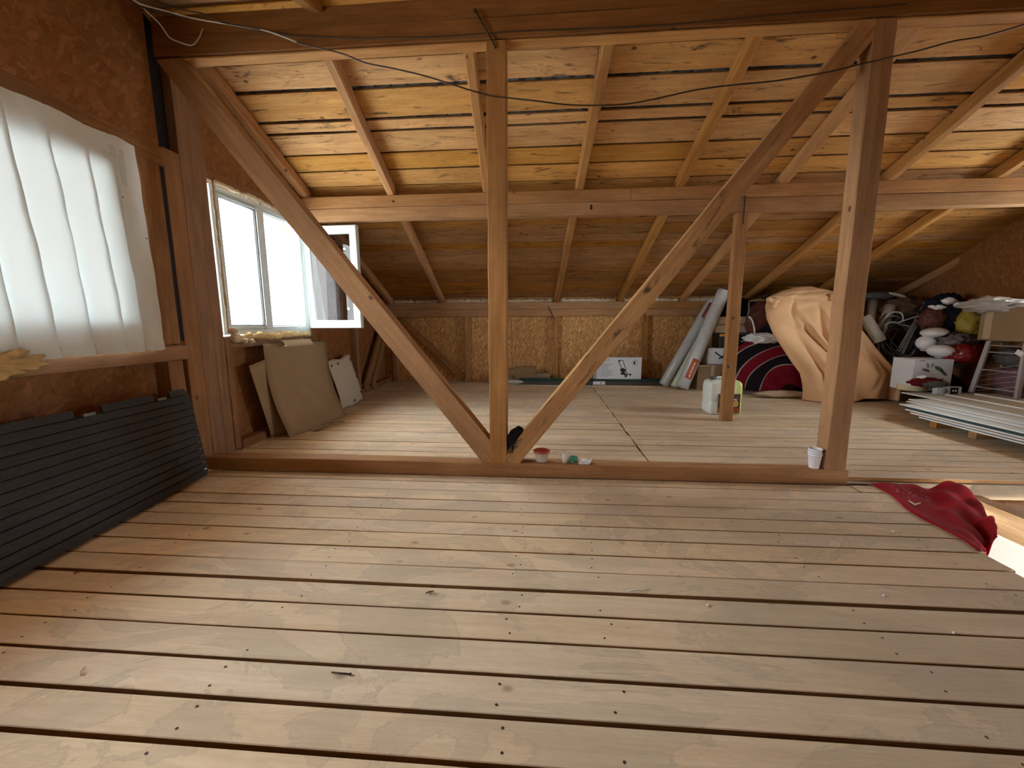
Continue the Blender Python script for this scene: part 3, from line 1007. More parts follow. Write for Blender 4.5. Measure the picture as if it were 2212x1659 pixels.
cable([(285, -6, 2.35), (312, 20, 2.42), (345, 52, 2.50), (365, 80, 2.56), (385, 90, 2.6), (405, 97, 2.63), (418, 96, 2.65), (430, 82, 2.665), (438, 62, 2.67)], .0035, M_CABLE_W, 'short pale cable end curling below the ridge beam in the left corner')
cable([(270, -10, 2.28), (305, 9, 2.33), (352, 22, 2.42), (420, 40, 2.52), (480, 50, 2.58), (540, 60, 2.61), (580, 68, 2.615), (640, 90, 2.61)], .0042, M_CABLE_W, 'pale cable running from the left corner beside the long sagging cable')

# ---- curtain over the first window
def curtain():
    rows = 44
    # plan of the cloth: each pleat runs forward, then folds back behind its own edge
    plan = []
    starts = [1.50, 1.66, 1.82, 2.0, 2.18, 2.31]
    ends = starts[1:] + [2.478]
    for k, (a, b) in enumerate(zip(starts, ends)):
        last = k == len(starts) - 1
        over = 0 if last else random.uniform(.012, .024)
        for q in range(19):
            t = q / 18
            plan.append((a + (b + over - a) * t, .004 + .016 * t + .006 * math.sin(t * 3.1), k + t))
        if not last:
            for q in range(1, 3):
                plan.append((b + over - (over + .012) * q / 3, .019 - .010 * q / 3, k + 1))
    cols = len(plan)
    P = []
    for i in range(rows):
        t = i / (rows - 1)
        row = []
        for j, (y, dx, kk) in enumerate(plan):
            Y = y + .035 * t * math.sin(math.pi * min(1, max(0, (2.478 - y) / .5)) / 2) - (.018 * (1 - t) if y < 2.4 else 0)
            top = 2.118 - .014 * abs(math.sin(y * 9.2)) - .02 * max(0, 1.8 - y)
            bot = .886 + .004 * math.sin(kk * 6.3)
            z = top + (bot - top) * t
            amp = .5 + min(1, t * 1.6)
            wob = .004 * math.sin(kk * 9 + 3 * t) * t + .0022 * math.sin(z * 23 + y * 31) + .0018 * math.sin(z * 9 - y * 47)
            # diagonal drag creases under the nails
            wob += .006 * math.exp(-((y - 1.30 - .4 * t) / .03) ** 2) * max(0, 1 - 2 * t) + .006 * math.exp(-((y - 1.93 - .25 * t) / .025) ** 2) * max(0, 1 - 1.6 * t)
            row.append((xw(Y) + .012 + dx * amp + wob + .010 * t, Y, z))
        P.append(row)
    M = cloth_translucent('white_curtain_cloth', (.76, .83, .85), CURT, dirt=.8)
    c = Vector(P[rows // 2][cols // 2])
    v = [Vector(p) - c for row in P for p in row]
    f = [(a, a + 1, a + cols + 1, a + cols) for i in range(rows - 1) for a in range(i * cols, i * cols + cols - 1)]
    o = from_py('curtain', v, f, M, None, Matrix.Translation(c), False)
    tag(o, 'white pleated cloth curtain nailed over the near left window', 'curtain')
    # hem along the lower edge
    hv = [Vector(p) + Vector((.002, 0, 0)) - c for row in P[rows - 3:] for p in row]
    hf = [(a, a + 1, a + cols + 1, a + cols) for i in range(2) for a in range(i * cols, i * cols + cols - 1)]
    from_py('hem', hv, hf, M, o, Matrix.Translation(c), True)
CURT = .036
curtain()
# sheer net hanging beside the opened casement
P = []
for i in range(24):
    t = i / 23
    row = []
    for j in range(16):
        u = j / 15
        a = at(640 + (700 - 640) * 0, 470, 4.2)
        yy = 4.16 + .10 * u
        left = at(634 + 14 * t, 470 + 235 * t, yy)
        right = at(668 + 36 * t, 480 + 225 * t, yy)
        p = left.lerp(right, u)
        p.y += .02 * math.sin(u * 14 + t)
        row.append(tuple(p))
    P.append(row)
nc = Vector(P[12][8])
no = from_py('net_curtain', [Vector(q) - nc for row in P for q in row], [(a, a + 1, a + 17, a + 16) for i in range(23) for a in range(i * 16, i * 16 + 15)],
             cloth_translucent('sheer_white_net', (.55, .62, .62), .12, clear=.60), None, Matrix.Translation(nc), True)
tag(no, 'sheer white net hanging at the opened casement of the far left window', 'net')

# ================================================================== THINGS ALONG THE LEFT WALL
# dark grooved panel leaning under the curtain
M_SLATE = plain('dark_grey_plastic', (.048, .048, .053), .6, .25, var=.3, scale=60)
def grooved_panel():
    b0, b1 = Vector((-2.06, .55, .012)), Vector((-2.315, 2.56, .012))
    t0, t1 = Vector((-2.335, .55, .615)), Vector((-2.425, 2.585, .615))
    root = thing('grooved_panel', (b0 + b1) / 2, 'dark grey grooved plastic panel leaning on the wall under the curtain', 'panel')
    N = 13
    nv = ((b1 - b0).cross(t0 - b0)).normalized()
    if nv.x < 0:
        nv = -nv
    def P(u, v): return b0.lerp(b1, u).lerp(t0.lerp(t1, u), v)
    for k in range(N):
        v0, v1 = k / N + .0045, (k + 1) / N - .0045
        # rounded corners at the far end; notches in the top slat
        def uend(v): return 1 - .022 * max(0, (v - .88) / .12) ** 2 - .016 * max(0, (.12 - v) / .12) ** 2
        segs = [(0, 1.0)]
        if k == N - 1:
            segs = [(0, .645), (.715, .868), (.925, 1.0)]
        for (ua, ub) in segs:
            pts = [P(ua, v0), P(min(ub, uend(v0)), v0), P(min(ub, uend((v0 + v1) / 2)), (v0 + v1) / 2), P(min(ub, uend(v1)), v1), P(ua, v1)]
            poly_prism('slat', [p + nv * .004 for p in pts], nv * .010, M_SLATE, root)
    for k in range(1, N):
        v = k / N
        poly_prism('groove', [P(.002, v - .008) - nv * .003, P(.988, v - .008) - nv * .003, P(.988, v + .008) - nv * .003, P(.002, v + .008) - nv * .003], nv * .004, M_BLACK, root)
    for u in (.68, .896):
        c = P(u, .935)
        box('clip', c + nv * .012, (.012, .06, .016), plain('grey_clip_plastic', (.20, .23, .26), .4), root, .003)
grooved_panel()
# cardboard under the second window
M_CARD = plain('brown_cardboard', (.315, .225, .135), .85, .15, var=.14, scale=6)
M_CARD_L = plain('light_cardboard', (.50, .40, .27), .85, .15, var=.08)
def leaning_sheet(name, bl, br, tl, tr, mat, label, cat, bulge=.0, curl=0.0, thick=.005, wave=0.0, zoff=0.0):
    rows, cols = 18, 12
    P = []
    nrm = (Vector(br) - Vector(bl)).cross(Vector(tl) - Vector(bl)).normalized()
    if nrm.x < 0:
        nrm = -nrm
    for i in range(rows):
        t = i / (rows - 1)
        row = []
        for j in range(cols):
            u = j / (cols - 1)
            p = Vector(bl).lerp(Vector(br), u).lerp(Vector(tl).lerp(Vector(tr), u), t)
            p = p + nrm * (-bulge * math.sin(math.pi * t) + curl * (1 - u) ** 2 * math.sin(math.pi * t * 1.3)) + Vector((0, 1, 0)) * (.02 * wave * math.sin(t * 5.2 + .4))
            if wave and (i == rows - 1 or i == 0):
                p.z += .014 * math.sin(u * 9)
            row.append(tuple(p))
        P.append(row)
    o = sheet(name, P, mat, None, thick)
    return tag(o, label, cat)
leaning_sheet('cardboard_sheet', (-2.335, 3.52, .005), (-2.225, 4.40, .005), atw(568, 743, .08), atw(704, 737, .10), M_CARD, 'large brown cardboard sheet leaning on the wall under the far left window', 'cardboard', .06, 0, .006)
st = [atw(612, 742, .135), atw(670, 738, .155)]
a, b = st
strip = []
for (dx, dz) in ((-.02, .02), (0, .028), (.024, -.012), (.03, -.026), (.005, -.022)):
    strip.append([tuple(a + Vector((dx, 0, dz))), tuple(a.lerp(b, .5) + Vector((dx, 0, dz))), tuple(b + Vector((dx, 0, dz)))])
tag(sheet('cardboard_strip', strip, M_CARD_L, None, .004, False), 'pale folded cardboard strip hooked over the top of the large cardboard sheet', 'cardboard')
leaning_sheet('folded_cardboard', (-2.50, 3.50, .012), (-2.43, 3.62, .012), atw(540, 792, .05), atw(575, 775, .075), M_CARD, 'narrow folded brown cardboard standing behind the left edge of the large sheet', 'cardboard', .03, .03, .006)
leaning_sheet('white_board', (-2.44, 4.72, .005), (-2.47, 5.37, .005), (-2.60, 4.78, .585), (-2.64, 5.43, .62), plain('off_white_board', (.58, .54, .45), .7, .2, var=.05), 'off-white board with a wavy edge leaning on the wall right of the cardboard', 'board', -.01, 0, .008, 1.0)
wbd = bpy.data.objects['white_board']
for (y, z) in ((4.80, .535), (4.98, .545), (5.36, .56), (5.385, .33), (5.37, .12), (5.1, .05)):
    tt = z / .6
    x = -2.44 + (-2.60 + 2.44) * tt - .045 * (y - 4.72) + .018
    box('nail', (x, y, z), (.012, .008, .03), M_IRON, wbd, 0)
tag(sheet('cardboard_scrap', [[(-2.26, 3.76, .006), (-2.20, 4.2, .006)], [(-2.20, 3.74, .012), (-2.14, 4.16, .014)], [(-2.18, 3.74, .006), (-2.12, 4.15, .008)]], M_CARD, None, .004), 'thin cardboard scrap on the floor at the foot of the large sheet', 'cardboard')

# ================================================================== ON THE FLOOR BEAM
M_CLEAR = NT('cloudy_clear_plastic')
_d = M_CLEAR.n('ShaderNodeBsdfPrincipled')
_d.inputs['Base Color'].default_value = (.78, .76, .72, 1)
_d.inputs['Roughness'].default_value = .3
_tr = M_CLEAR.n('ShaderNodeBsdfTransparent')
_mx = M_CLEAR.n('ShaderNodeMixShader')
_mx.inputs[0].default_value = .45
M_CLEAR.l(_d.outputs[0], _mx.inputs[1])
M_CLEAR.l(_tr.outputs[0], _mx.inputs[2])
M_CLEAR = M_CLEAR.done(_mx.outputs[0])
M_RED = plain('red_plastic', (.40, .055, .04), .4, .4)
zt_ = .098
c = atz(1170, 1001, zt_)
c = Vector((c.x, 2.735, zt_))
t_ = thing('food_tub', c, 'round cloudy plastic tub with a red lid, standing on the floor beam', 'tub')
lathe('tub', [(.030, 0), (.0385, .002), (.043, .03), (.047, .058), (.052, .06), (.055, .063), (.055, .068), (.047, .068), (.046, .06), (.037, .006), (.0, .006)], M_CLEAR, c, t_, cap=False)
lathe('lid', [(.0, .069), (.056, .069), (.058, .073), (.057, .081), (.050, .084), (.047, .081), (.0, .079)], M_RED, c, t_, cap=False)
c = Vector((atz(1222, 1003, zt_).x, 2.725, zt_))
t_ = thing('clear_jar', c, 'small clear jar with cloudy contents next to the green yarn on the floor beam', 'jar')
lathe('jar', [(.0, 0), (.020, 0), (.0215, .004), (.0215, .055), (.019, .060), (.019, .068), (.0175, .068), (.0175, .06), (.02, .054), (.02, .004), (.0, .003)], M_CLEAR, c, t_, cap=False)
lathe('contents', [(.0, .004), (.019, .004), (.019, .035), (.0, .037)], plain('cloudy_contents', (.42, .36, .27), .8), c, t_, cap=False)
M_TEAL = plain('green_yarn', (.10, .36, .27), .9, var=.4, scale=60)
c = Vector((atz(1239, 1002, zt_).x, 2.735, zt_))
pts = []
for k in range(150):
    a = k * .55
    pts.append(c + Vector((math.cos(a) * .023 * (1 + .3 * math.sin(k * .13)), math.sin(a) * .02, .022 + .018 * math.sin(a * .37 + k * .05))))
tag(tube('yarn_bundle', pts, .0022, M_TEAL, None, 5), 'tangled green yarn bundle on the floor beam beside the folded paper', 'yarn')
c = Vector((atz(1262, 1003, zt_).x, 2.72, zt_))
PP = [[(c.x - .04 + .075 * j / 5 + .004 * i, c.y - .03 + .06 * i / 5, c.z + .006 + .018 * (i / 5) * (1 - j / 9) + .003 * math.sin(j * 1.7 + i)) for j in range(6)] for i in range(6)]
t_ = sheet('folded_paper', PP, plain('white_paper', (.78, .80, .86), .7), None, .003, False)
tag(t_, 'folded white paper lying on the floor beam right of the green yarn', 'paper')
box('fold', (c.x + .0, c.y - .02, c.z + .004), (.07, .02, .007), plain('white_paper_fold', (.70, .72, .80), .7), t_, .002)
c = Vector((atz(990, 993, zt_).x, 2.75, zt_ + .004))
tag(lump('foam_scrap', c, (.012, .006, .005), M_FOAM, None, .4, 3, 2, 9), 'tiny yellow foam scrap on the floor beam left of the middle post', 'scrap')
# three stacked white cups
M_CUP = plain('white_paper_cup', (.80, .81, .86), .55, .3)
cb = Vector((1.772, 2.728, zt_))
for k, lab in enumerate(('lowest white cup of the stack at the foot of the tall right post', 'middle white cup of the stack at the foot of the tall right post', 'uppermost white cup of the stack at the foot of the tall right post')):
    z0 = (0, .014, .038)[k]
    o = lathe('paper_cup', [(.0, .003), (.026, .003), (.027, 0), (.0285, .002), (.038, .088), (.041, .089), (.0415, .092), (.0405, .094), (.037, .093), (.027, .005), (.0, .005)], M_CUP, cb + Vector((random.uniform(-.001, .001), 0, z0)), None, 28, cap=False)
    tag(o, lab, 'cup', 'stacked white cups')
# black cloth wedged between post and brace
cw = at(1110, 958, 2.745)
t_ = thing('wedged_cloth', cw, 'black crumpled cloth wedged between the middle post and the stained brace', 'cloth')
M_BLK = plain('black_ribbed_fabric', (.010, .009, .011), .85, .15, var=.5, scale=80)
pw = [at(1095, 948, 2.70), at(1100, 937, 2.70), at(1118, 926, 2.70), at(1129, 931, 2.70), at(1128, 943, 2.70), at(1112, 966, 2.70), at(1098, 985, 2.70), at(1095, 975, 2.70)]
poly_prism('core', pw, (0, .085, 0), M_BLK, t_)
for k in range(9):
    y = 2.696
    a = at(1096 + k * 1.5, 944 + k * 3.6, y)
    b = at(1129 - k * 3.0, 930 + k * 4.3, y)
    tube('rib', [a, a.lerp(b, .35) + Vector((0, -.006, .003)), a.lerp(b, .7) + Vector((0, -.005, -.002)), b], .0055, M_BLK, t_, 6)

# ================================================================== NEAR FLOOR LITTER
o = tube('loose_nail', [atz(716, 1452, .004), atz(757, 1456, .004)], .0022, M_IRON, None, 6)
tag(o, 'dark iron nail lying loose on the near floor planks', 'nail')
lathe('head', [(0, 0), (.0045, 0), (.0045, .0015), (0, .0015)], M_IRON, atz(757, 1456, .004), o, 10, roty(math.pi / 2), cap=False)
M_LEAF = plain('dry_brown_curl', (.16, .10, .05), .8, var=.3)
def curl(name, px, r, mat, label, cat, n=3, a0=0.0):
    c = atz(*px, .0)
    t = thing(name, c, label, cat)
    for q in range(n):
        pts = [c + Vector((math.cos(a0 + k * .35 + q * .2) * r * (1 - .06 * k) + q * r * .25, math.sin(a0 + k * .3 + q * .3) * r * .6 + q * r * .2, .003 + r * .35 * math.sin(k * .5 + q))) for k in range(8)]
        lo_ = min(p.z for p in pts)
        pts = [p + Vector((0, 0, .0035 - lo_)) for p in pts]
        tube('curl', pts, [r * .07 + .0005 * (k % 2) for k in range(8)], mat, t, 5)
curl('wood_curl', (922, 1287), .016, M_LEAF, 'dry brown wood curl on the near floor, left of centre', 'shaving', 4)
curl('wood_curl', (163, 1242), .015, M_LEAF, 'dry brown wood curl on the near floor beside the grooved panel', 'shaving', 3, 1.0)
M_SHAV = plain('pale_wood_shaving', (.66, .52, .34), .8)
curl('pale_shaving', (183, 1456), .016, M_SHAV, 'pale wood shaving on the near floor at the lower left', 'shaving', 2, 2.0)
curl('pale_shaving', (1024, 1249), .008, M_SHAV, 'small pale curled shaving beyond the wide floor gap', 'shaving', 2, .5)
curl('pale_shaving', (760, 1189), .010, M_SHAV, 'flat pale shaving on the sunlit near floor', 'shaving', 2, 1.5)
tag(tube('white_string', [atz(1356, 1277, .004), atz(1375, 1274, .005), atz(1390, 1275, .004), atz(1404, 1272, .006)], .0022, M_CUP, None, 5), 'short white plastic string on the near floor right of centre', 'string')
for (x, y, lab) in ((1529, 1309, 'white crumb on the near floor below the wide gap'), (2060, 1369, 'white crumb on the near floor at far right'), (1910, 1289, 'pale fluff crumb by the wide gap at right'), (1930, 1151, 'pale fluff crumb on the planks before the red cloth')):
    s = .006 if y > 1200 else .009
    p = atz(x, y, 0)
    tag(lump('crumb', p + Vector((0, 0, s * .7)), (s, s * .8, s * .7), M_CUP, None, .35, 2.4, 2, x), lab, 'crumb')
tag(tube('wood_splinter', [atz(1963, 1082, .006), atz(1976, 1090, .008), atz(1988, 1086, .006)], [.004, .007, .003], M_SHAV, None, 5), 'pale wood splinter at the edge of the red cloth', 'splinter')
# sawdust along the wall
sd = bmesh.new()
for k in range(420):
    y = random.uniform(2.45, 4.0)
    x = xw(y) + .02 + abs(random.gauss(0, .05))
    if y < 2.69:
        x = -2.36 + abs(random.gauss(0, .10))
    elif y < 2.80:
        continue
    s = random.uniform(.0015, .005)
    bmesh.ops.create_icosphere(sd, subdivisions=1, radius=s, matrix=Matrix.Translation((x, y, s * .6)) @ Matrix.Diagonal((1.5, 1, .6, 1)))
for k in range(90):
    s = random.uniform(.0015, .004)
    bmesh.ops.create_icosphere(sd, subdivisions=1, radius=s, matrix=Matrix.Translation((random.uniform(-2.2, 1.8), 2.665 + random.uniform(-.02, .01), s * .6)))
for k in range(120):
    s = random.uniform(.002, .006)
    bmesh.ops.create_icosphere(sd, subdivisions=1, radius=s, matrix=Matrix.Translation((random.uniform(-2.2, 1.6), random.uniform(2.9, 6.4), s * .5)) @ Matrix.Diagonal((1.6, 1, .5, 1)))
sdo = from_bm('sawdust', sd, M_SHAV)
sdo['kind'] = 'stuff'
sdo['label'] = 'pale sawdust and foam crumbs scattered along the left wall and floor beam'
sdo['category'] = 'sawdust'

# ================================================================== RED CLOTH AT THE STAIR OPENING
def red_cloth():
    rows, cols = 26, 26
    A = atz(1893, 1043, .006)      # far end on the planks
    B = atz(2078, 1046, -.005)     # along the far edge of the opening
    C = at(2152, 1165, 2.10)
    D = atz(2118, 1196, -.02)
    P = []
    for i in range(rows):
        t = i / (rows - 1)
        row = []
        for j in range(cols):
            u = j / (cols - 1)
            # left side follows the floor edge, right side arcs across the opening
            yl = 2.70 + (1.90 - 2.70) * t
            left = Vector((xcut(yl) - .035 + .02 * math.sin(t * 9), yl, .007))
            mid = B.lerp(C, t)
            bow = Vector((.09, .0, -.01)) * math.sin(math.pi * t)
            right = mid + bow * 0.62
            p = left.lerp(right, u)
            sag = math.sin(math.pi * min(1, u * 1.05)) * (.05 * t + .015)
            p.z -= sag * u
            p.z += (.020 * math.sin(u * 9 + t * 6) + .016 * math.sin(u * 17 - t * 11) + .010 * math.sin(u * 5 + t * 23)) * min(1, u * 1.6)
            if u < .12:
                p.z = max(p.z, .007)
            row.append(tuple(p))
        P.append(row)
    o = sheet('red_cloth', P, plain('red_fabric', (.31, .014, .022), .9, .1, var=.6, scale=9), None, .006)
    tag(o, 'crumpled red cloth hanging over the corner of the stair opening', 'cloth')
    lint = bmesh.new()
    for k in range(80):
        i, j = random.randint(2, 10), random.randint(3, 12)
        p = Vector(P[i][j])
        bmesh.ops.create_icosphere(lint, subdivisions=1, radius=.002, matrix=Matrix.Translation(p + Vector((random.uniform(-.02, .02), random.uniform(-.02, .02), .005))) @ Matrix.Rotation(random.random() * 3, 4, 'Z') @ Matrix.Diagonal((random.uniform(.6, 5), .6, .6, 1)))
    l = from_bm('lint', lint, plain('pale_lint', (.60, .38, .33), .9), o)
    l['kind'] = 'stuff'
red_cloth()

# ================================================================== ALONG THE BACK WALL
M_PROF = plain('dark_grey_profile', (.075, .07, .066), .5, .4)
M_PROF_G = plain('dark_green_profile', (.018, .062, .058), .45, .4)
M_FILM = plain('cloudy_plastic_film', (.55, .58, .58), .3, .5, var=.15)
ya = 6.96
xa, xb = at(1062, 830, ya).x, 2.0
t_ = thing('metal_profile', ((xa + xb) / 2, ya, 0), 'long dark grey profile lying on the floor along the back wall', 'profile')
box('bar', ((xa + xb) / 2 + .2, ya, .033), (xb - xa - .4, .09, .062), M_PROF, t_, .006)
x0 = at(1078, 828, ya).x
for k, (dx, dz) in enumerate(((0, .018), (.02, .045))):
    tube('white_rod', [(xa, ya - .03, dz), (xa + .5, ya - .03, dz)], .012, M_CUP, t_, 8)
lump('film_wrap', (at(1106, 829, ya).x, ya - .02, .042), (.20, .06, .04), M_FILM, t_, .2, 4, 3, 2)
xs_ = at(1293, 829, ya).x
box('paper_label', (xs_, ya - .048, .036), (.20, .004, .056), M_CUP, t_, .001)
box('ink_mark', (xs_ + .03, ya - .051, .036), (.012, .002, .035), M_PROF, t_, 0)
t_ = thing('green_profile', (.7, ya + .02, .065), 'long dark green profile lying on top of the grey one by the back wall', 'profile')
xg = at(1122, 821, ya).x
box('bar', ((xg + xb + .1) / 2, ya + .02, .083), (xb + .1 - xg, .11, .035), M_PROF_G, t_, .006)
xw_ = at(1150, 834, 6.75).x
tag(timber('thin_batten', (xw_, 6.76, .006), (2.0, 6.74, .006), .03, .012, M_SHAV, None, n=4), 'thin pale batten on the floor in front of the grey profile', 'batten')
# offcuts standing behind
for (px0, px1, py, dY, lab) in ((1094, 1112, 797, 0, 'small reddish wood block half hidden by the middle post at the back wall'), (1112, 1158, 792, .0, 'taller grey wood offcut standing at the back wall'), (1158, 1189, 806, .0, 'lower grey wood offcut at the back wall beside the taller one'), (1062, 1108, 809, -.05, 'flat wood offcut by the back wall left of the middle post foot')):
    a, b = at(px0, py, 7.06 + dY), at(px1, py, 7.06 + dY)
    zt2 = a.z
    o = box('wood_offcut', ((a.x + b.x) / 2, 7.09 + dY, zt2 / 2), (b.x - a.x, .10, zt2), M_BLOCK, None, .004)
    tag(o, lab, 'offcut', None)
# lawnmower box with its print
M_BOXW = plain('white_printed_carton', (.70, .75, .82), .6, .3)
M_INK = plain('dark_print_ink', (.02, .025, .03), .6)
M_INK_G = plain('grey_print_ink', (.33, .37, .43), .6)
Ym = 6.93
p0, p1 = at(1284, 772, Ym), at(1385, 818, Ym)
zb_ = .101
wB, hB = p1.x - p0.x, p0.z - zb_
mc = Vector(((p0.x + p1.x) / 2, Ym + .045, zb_ + hB / 2))
mb = thing('lawnmower_carton', (mc.x, mc.y, zb_), 'white printed carton with a lawnmower picture, standing on the green profile', 'box')
box('carton', mc, (wB, .09, hB), M_BOXW, mb, .004)
def pr2(name, pts, mat, lift=.0015):
    """flat print on the carton face; pts in 0..1 of the face (u right, v up)"""
    P = [Vector((p0.x + wB * u, Ym - lift, zb_ + hB * v)) for (u, v) in pts]
    c = sum(P, Vector()) / len(P)
    return from_py(name, [p - c for p in P], [tuple(range(len(P)))], mat, mb, Matrix.Translation(c))
def line2(name, a, b, w, mat, lift=.0015):
    d = Vector((b[0] - a[0], (b[1] - a[1]) * hB / wB)).normalized()
    n = Vector((-d.y * w, d.x * w * wB / hB))
    return pr2(name, [(a[0] - n.x, a[1] - n.y), (b[0] - n.x, b[1] - n.y), (b[0] + n.x, b[1] + n.y), (a[0] + n.x, a[1] + n.y)], mat, lift)
line2('print_side', (.03, .0), (.03, .95), .028, M_INK_G, .0008)
def text(name, body, loc, size, mat, parent, rot, sx=1.0, ext=.0004):
    cu = bpy.data.curves.new(name, 'FONT')
    cu.body = body
    cu.size = size
    cu.extrude = ext
    cu.align_x = 'LEFT'
 
    tmp = bpy.data.objects.new(name + '_curve', cu)
    col.objects.link(tmp)
    bpy.context.view_layer.update()
    me = bpy.data.meshes.new_from_object(tmp.evaluated_get(bpy.context.evaluated_depsgraph_get()))
    bpy.data.objects.remove(tmp)
    me.materials.clear()
    me.materials.append(mat)
    o = bpy.data.objects.new(name, me)
    col.objects.link(o)
    M = Matrix.Translation(Vector(loc)) @ rot.to_4x4() @ Matrix.Diagonal((sx, 1, 1, 1))
    return put(o, M, parent)
RFRONT = rotx(math.pi / 2)
text('print_number', 'Li39', (p0.x + wB * .155, Ym - .002, zb_ + hB * .83), .062, M_INK_G, mb, RFRONT, 1.3)
for k, (wd) in enumerate((.25, .19, .165, .15, .20, .24, .255, .22, .245, .165)):
    v = .70 - k * .064
    pr2('print_line', [(.145, v - .012), (.145 + wd, v - .012), (.145 + wd, v + .012), (.145, v + .012)], M_INK_G)
    if k > 2:
        pr2('print_bullet', [(.108, v - .012), (.128, v - .012), (.128, v + .012), (.108, v + .012)], M_INK_G)
line2('mower_handle', (.507, .84), (.58, .52), .006, M_INK)
line2('mower_handle', (.60, .86), (.68, .42), .006, M_INK)
line2('mower_handle', (.507, .86), (.60, .875), .007, M_INK)
pr2('mower_switch', [(.51, .82), (.535, .80), (.55, .83), (.54, .85), (.515, .86)], M_INK)
pr2('mower_motor', [(.555, .48), (.60, .515), (.635, .50), (.685, .385), (.62, .34), (.575, .34), (.55, .40)], M_INK, .0016)
pr2('mower_deck', [(.575, .32), (.62, .37), (.69, .36), (.735, .235), (.72, .19), (.67, .16), (.60, .22)], M_INK, .0017)
pr2('mower_cover', [(.63, .34), (.685, .35), (.73, .25), (.68, .22)], M_INK_G, .0022)
for (u, v) in ((.675, .135), (.765, .215), (.585, .25)):
    pr2('mower_wheel', [(u + .026 * math.cos(a * .785), v + .052 * math.sin(a * .785)) for a in range(8)], M_INK, .002)
for r0, mt, li in ((.066, M_INK_G, .0012), (.058, M_BOXW, .0014), (.040, M_INK, .0016)):
    pr2('print_seal', [(.862 + r0 * math.cos(a * .3927), .755 + r0 * wB / hB * math.sin(a * .3927)) for a in range(16)], mt, li)
pr2('print_seal', [(.862 + .036 * math.cos(a * .3927), .755 + .036 * wB / hB * math.sin(a * .3927)) for a in range(-4, 5)], M_BOXW, .0019)

# ================================================================== FILM ROLLS AND BOXES BEHIND THE THIN POST
M_ROLL = plain('silvery_plastic_roll', (.50, .53, .54), .25, .55, var=.2, scale=14)
M_ROLL_G = plain('greenish_plastic_roll', (.50, .56, .44), .3, .5, var=.2, scale=14)
M_LABEL_R = plain('red_orange_label', (.50, .12, .055), .5)
M_LABEL_D = plain('dark_red_label', (.22, .05, .04), .5)
def roll(p0, p1, r, mat, label, lab=None, lmat=None):
    p0, p1 = Vector(p0), Vector(p1)
    d = (p1 - p0)
    L = d.length
    t = thing('film_roll', p0, label, 'roll', 'plastic film rolls')
    R = frame_x(d)
    Rz = R @ roty(math.pi / 2)
    lathe('film', [(r * .35, 0), (r * .9, .0), (r, .012), (r * 1.01, L * .5), (r, L - .012), (r * .9, L), (r * .35, L)], mat, p0, t, 20, Rz, cap=False)
    lathe('core', [(r * .36, -.006), (r * .30, -.006), (r * .30, L + .005), (r * .36, L + .005), (r * .36, -.006)], M_CARD_L, p0, t, 14, Rz, cap=False)
    if lab:
        # paper label bent round the front of the roll
        u0, u1, w = lab
        P = []
        dn = d.normalized()
        toc = Vector((0, -1, .1))
        toc = (toc - dn * toc.dot(dn)).normalized()
        sd_ = dn.cross(toc)
        for i in range(5):
            s = u0 + (u1 - u0) * i / 4
            P.append([tuple(p0 + d * s + (toc * math.cos(a) + sd_ * math.sin(a)) * (r * 1.03)) for a in [w * (q / 5 - .5) for q in range(6)]])
        sheet('label', P, lmat, t, .002)
        for q in range(4):
            s = u0 + (u1 - u0) * (.15 + .2 * q)
            a = .0
            pp = p0 + d * s + toc * (r * 1.045)
            box('label_mark', pp, (.05, .004, .016), M_CUP, t, 0, R)
    return t
roll(atz(1434, 832, .03), at(1541, 648, 6.92), .085, M_ROLL, 'leftmost plastic film roll leaning under the roof, with a dark label near its top', (.78, .95, 1.3), M_LABEL_D)
roll(atz(1456, 836, .03), at(1546, 672, 6.80), .060, M_ROLL_G, 'greenish film roll squeezed between the two silvery rolls')
roll(atz(1473, 838, .03), at(1564, 628, 6.62), .093, M_ROLL, 'rightmost plastic film roll leaning under the roof, with an orange label near its foot', (.10, .30, 1.1), M_LABEL_R)
def carton(name, px, Y, depth, mat, label, z0=None, flaps=False, rot=0.0):
    (ax, ay, bx, by) = px
    a, b = at(ax, ay, Y), at(bx, by, Y)
    zl = b.z if z0 is None else z0
    w, h = b.x - a.x, a.z - zl
    t = thing(name, ((a.x + b.x) / 2, Y + depth / 2, zl), label, 'box')
    box('body', ((a.x + b.x) / 2, Y + depth / 2, zl + h / 2), (w, depth, h), mat, t, .006, rotz(rot))
    return t, a, b, w, h, zl
t_, a, b, w, h, zl = carton('cardboard_box', (1508, 788, 1612, 838), 6.50, .40, M_CARD, 'brown cardboard box on the floor behind the jerrycan, lowest of its stack', 0.0)
box('flap', (a.x + w * .12, 6.48, h * .97), (w * .22, .02, .02), M_CARD_L, t_, .002)
box('tape', (a.x + w * .3, 6.497, h * .5), (.05, .004, h * .98), M_CARD_L, t_, 0)
zz = h
t_, a, b, w, h, zl = carton('white_carton', (1531, 752, 1606, 790), 6.54, .36, M_BOXW, 'white carton with a black mark, in the middle of the stack behind the thin post', zz + .002)
line2_ = [((.18, .75), (.55, .2)), ((.55, .75), (.30, .35))]
for (q0, q1) in line2_:
    A = Vector((a.x + w * q0[0], 6.537, zl + h * q0[1]))
    B = Vector((a.x + w * q1[0], 6.537, zl + h * q1[1]))
    tube('black_mark', [A, B], .010, M_INK, t_, 4)
zz = zl + h
t_, a, b, w, h, zl = carton('toolbox', (1556, 720, 1613, 752), 6.56, .30, plain('black_toolbox_plastic', (.013, .015, .018), .45, .4), 'black toolbox with a yellow latch on the white carton', zz + .002)
box('latch', (a.x + .07, 6.545, zl + h - .03), (.16, .03, .035), plain('yellow_plastic', (.72, .36, .03), .45), t_, .005)
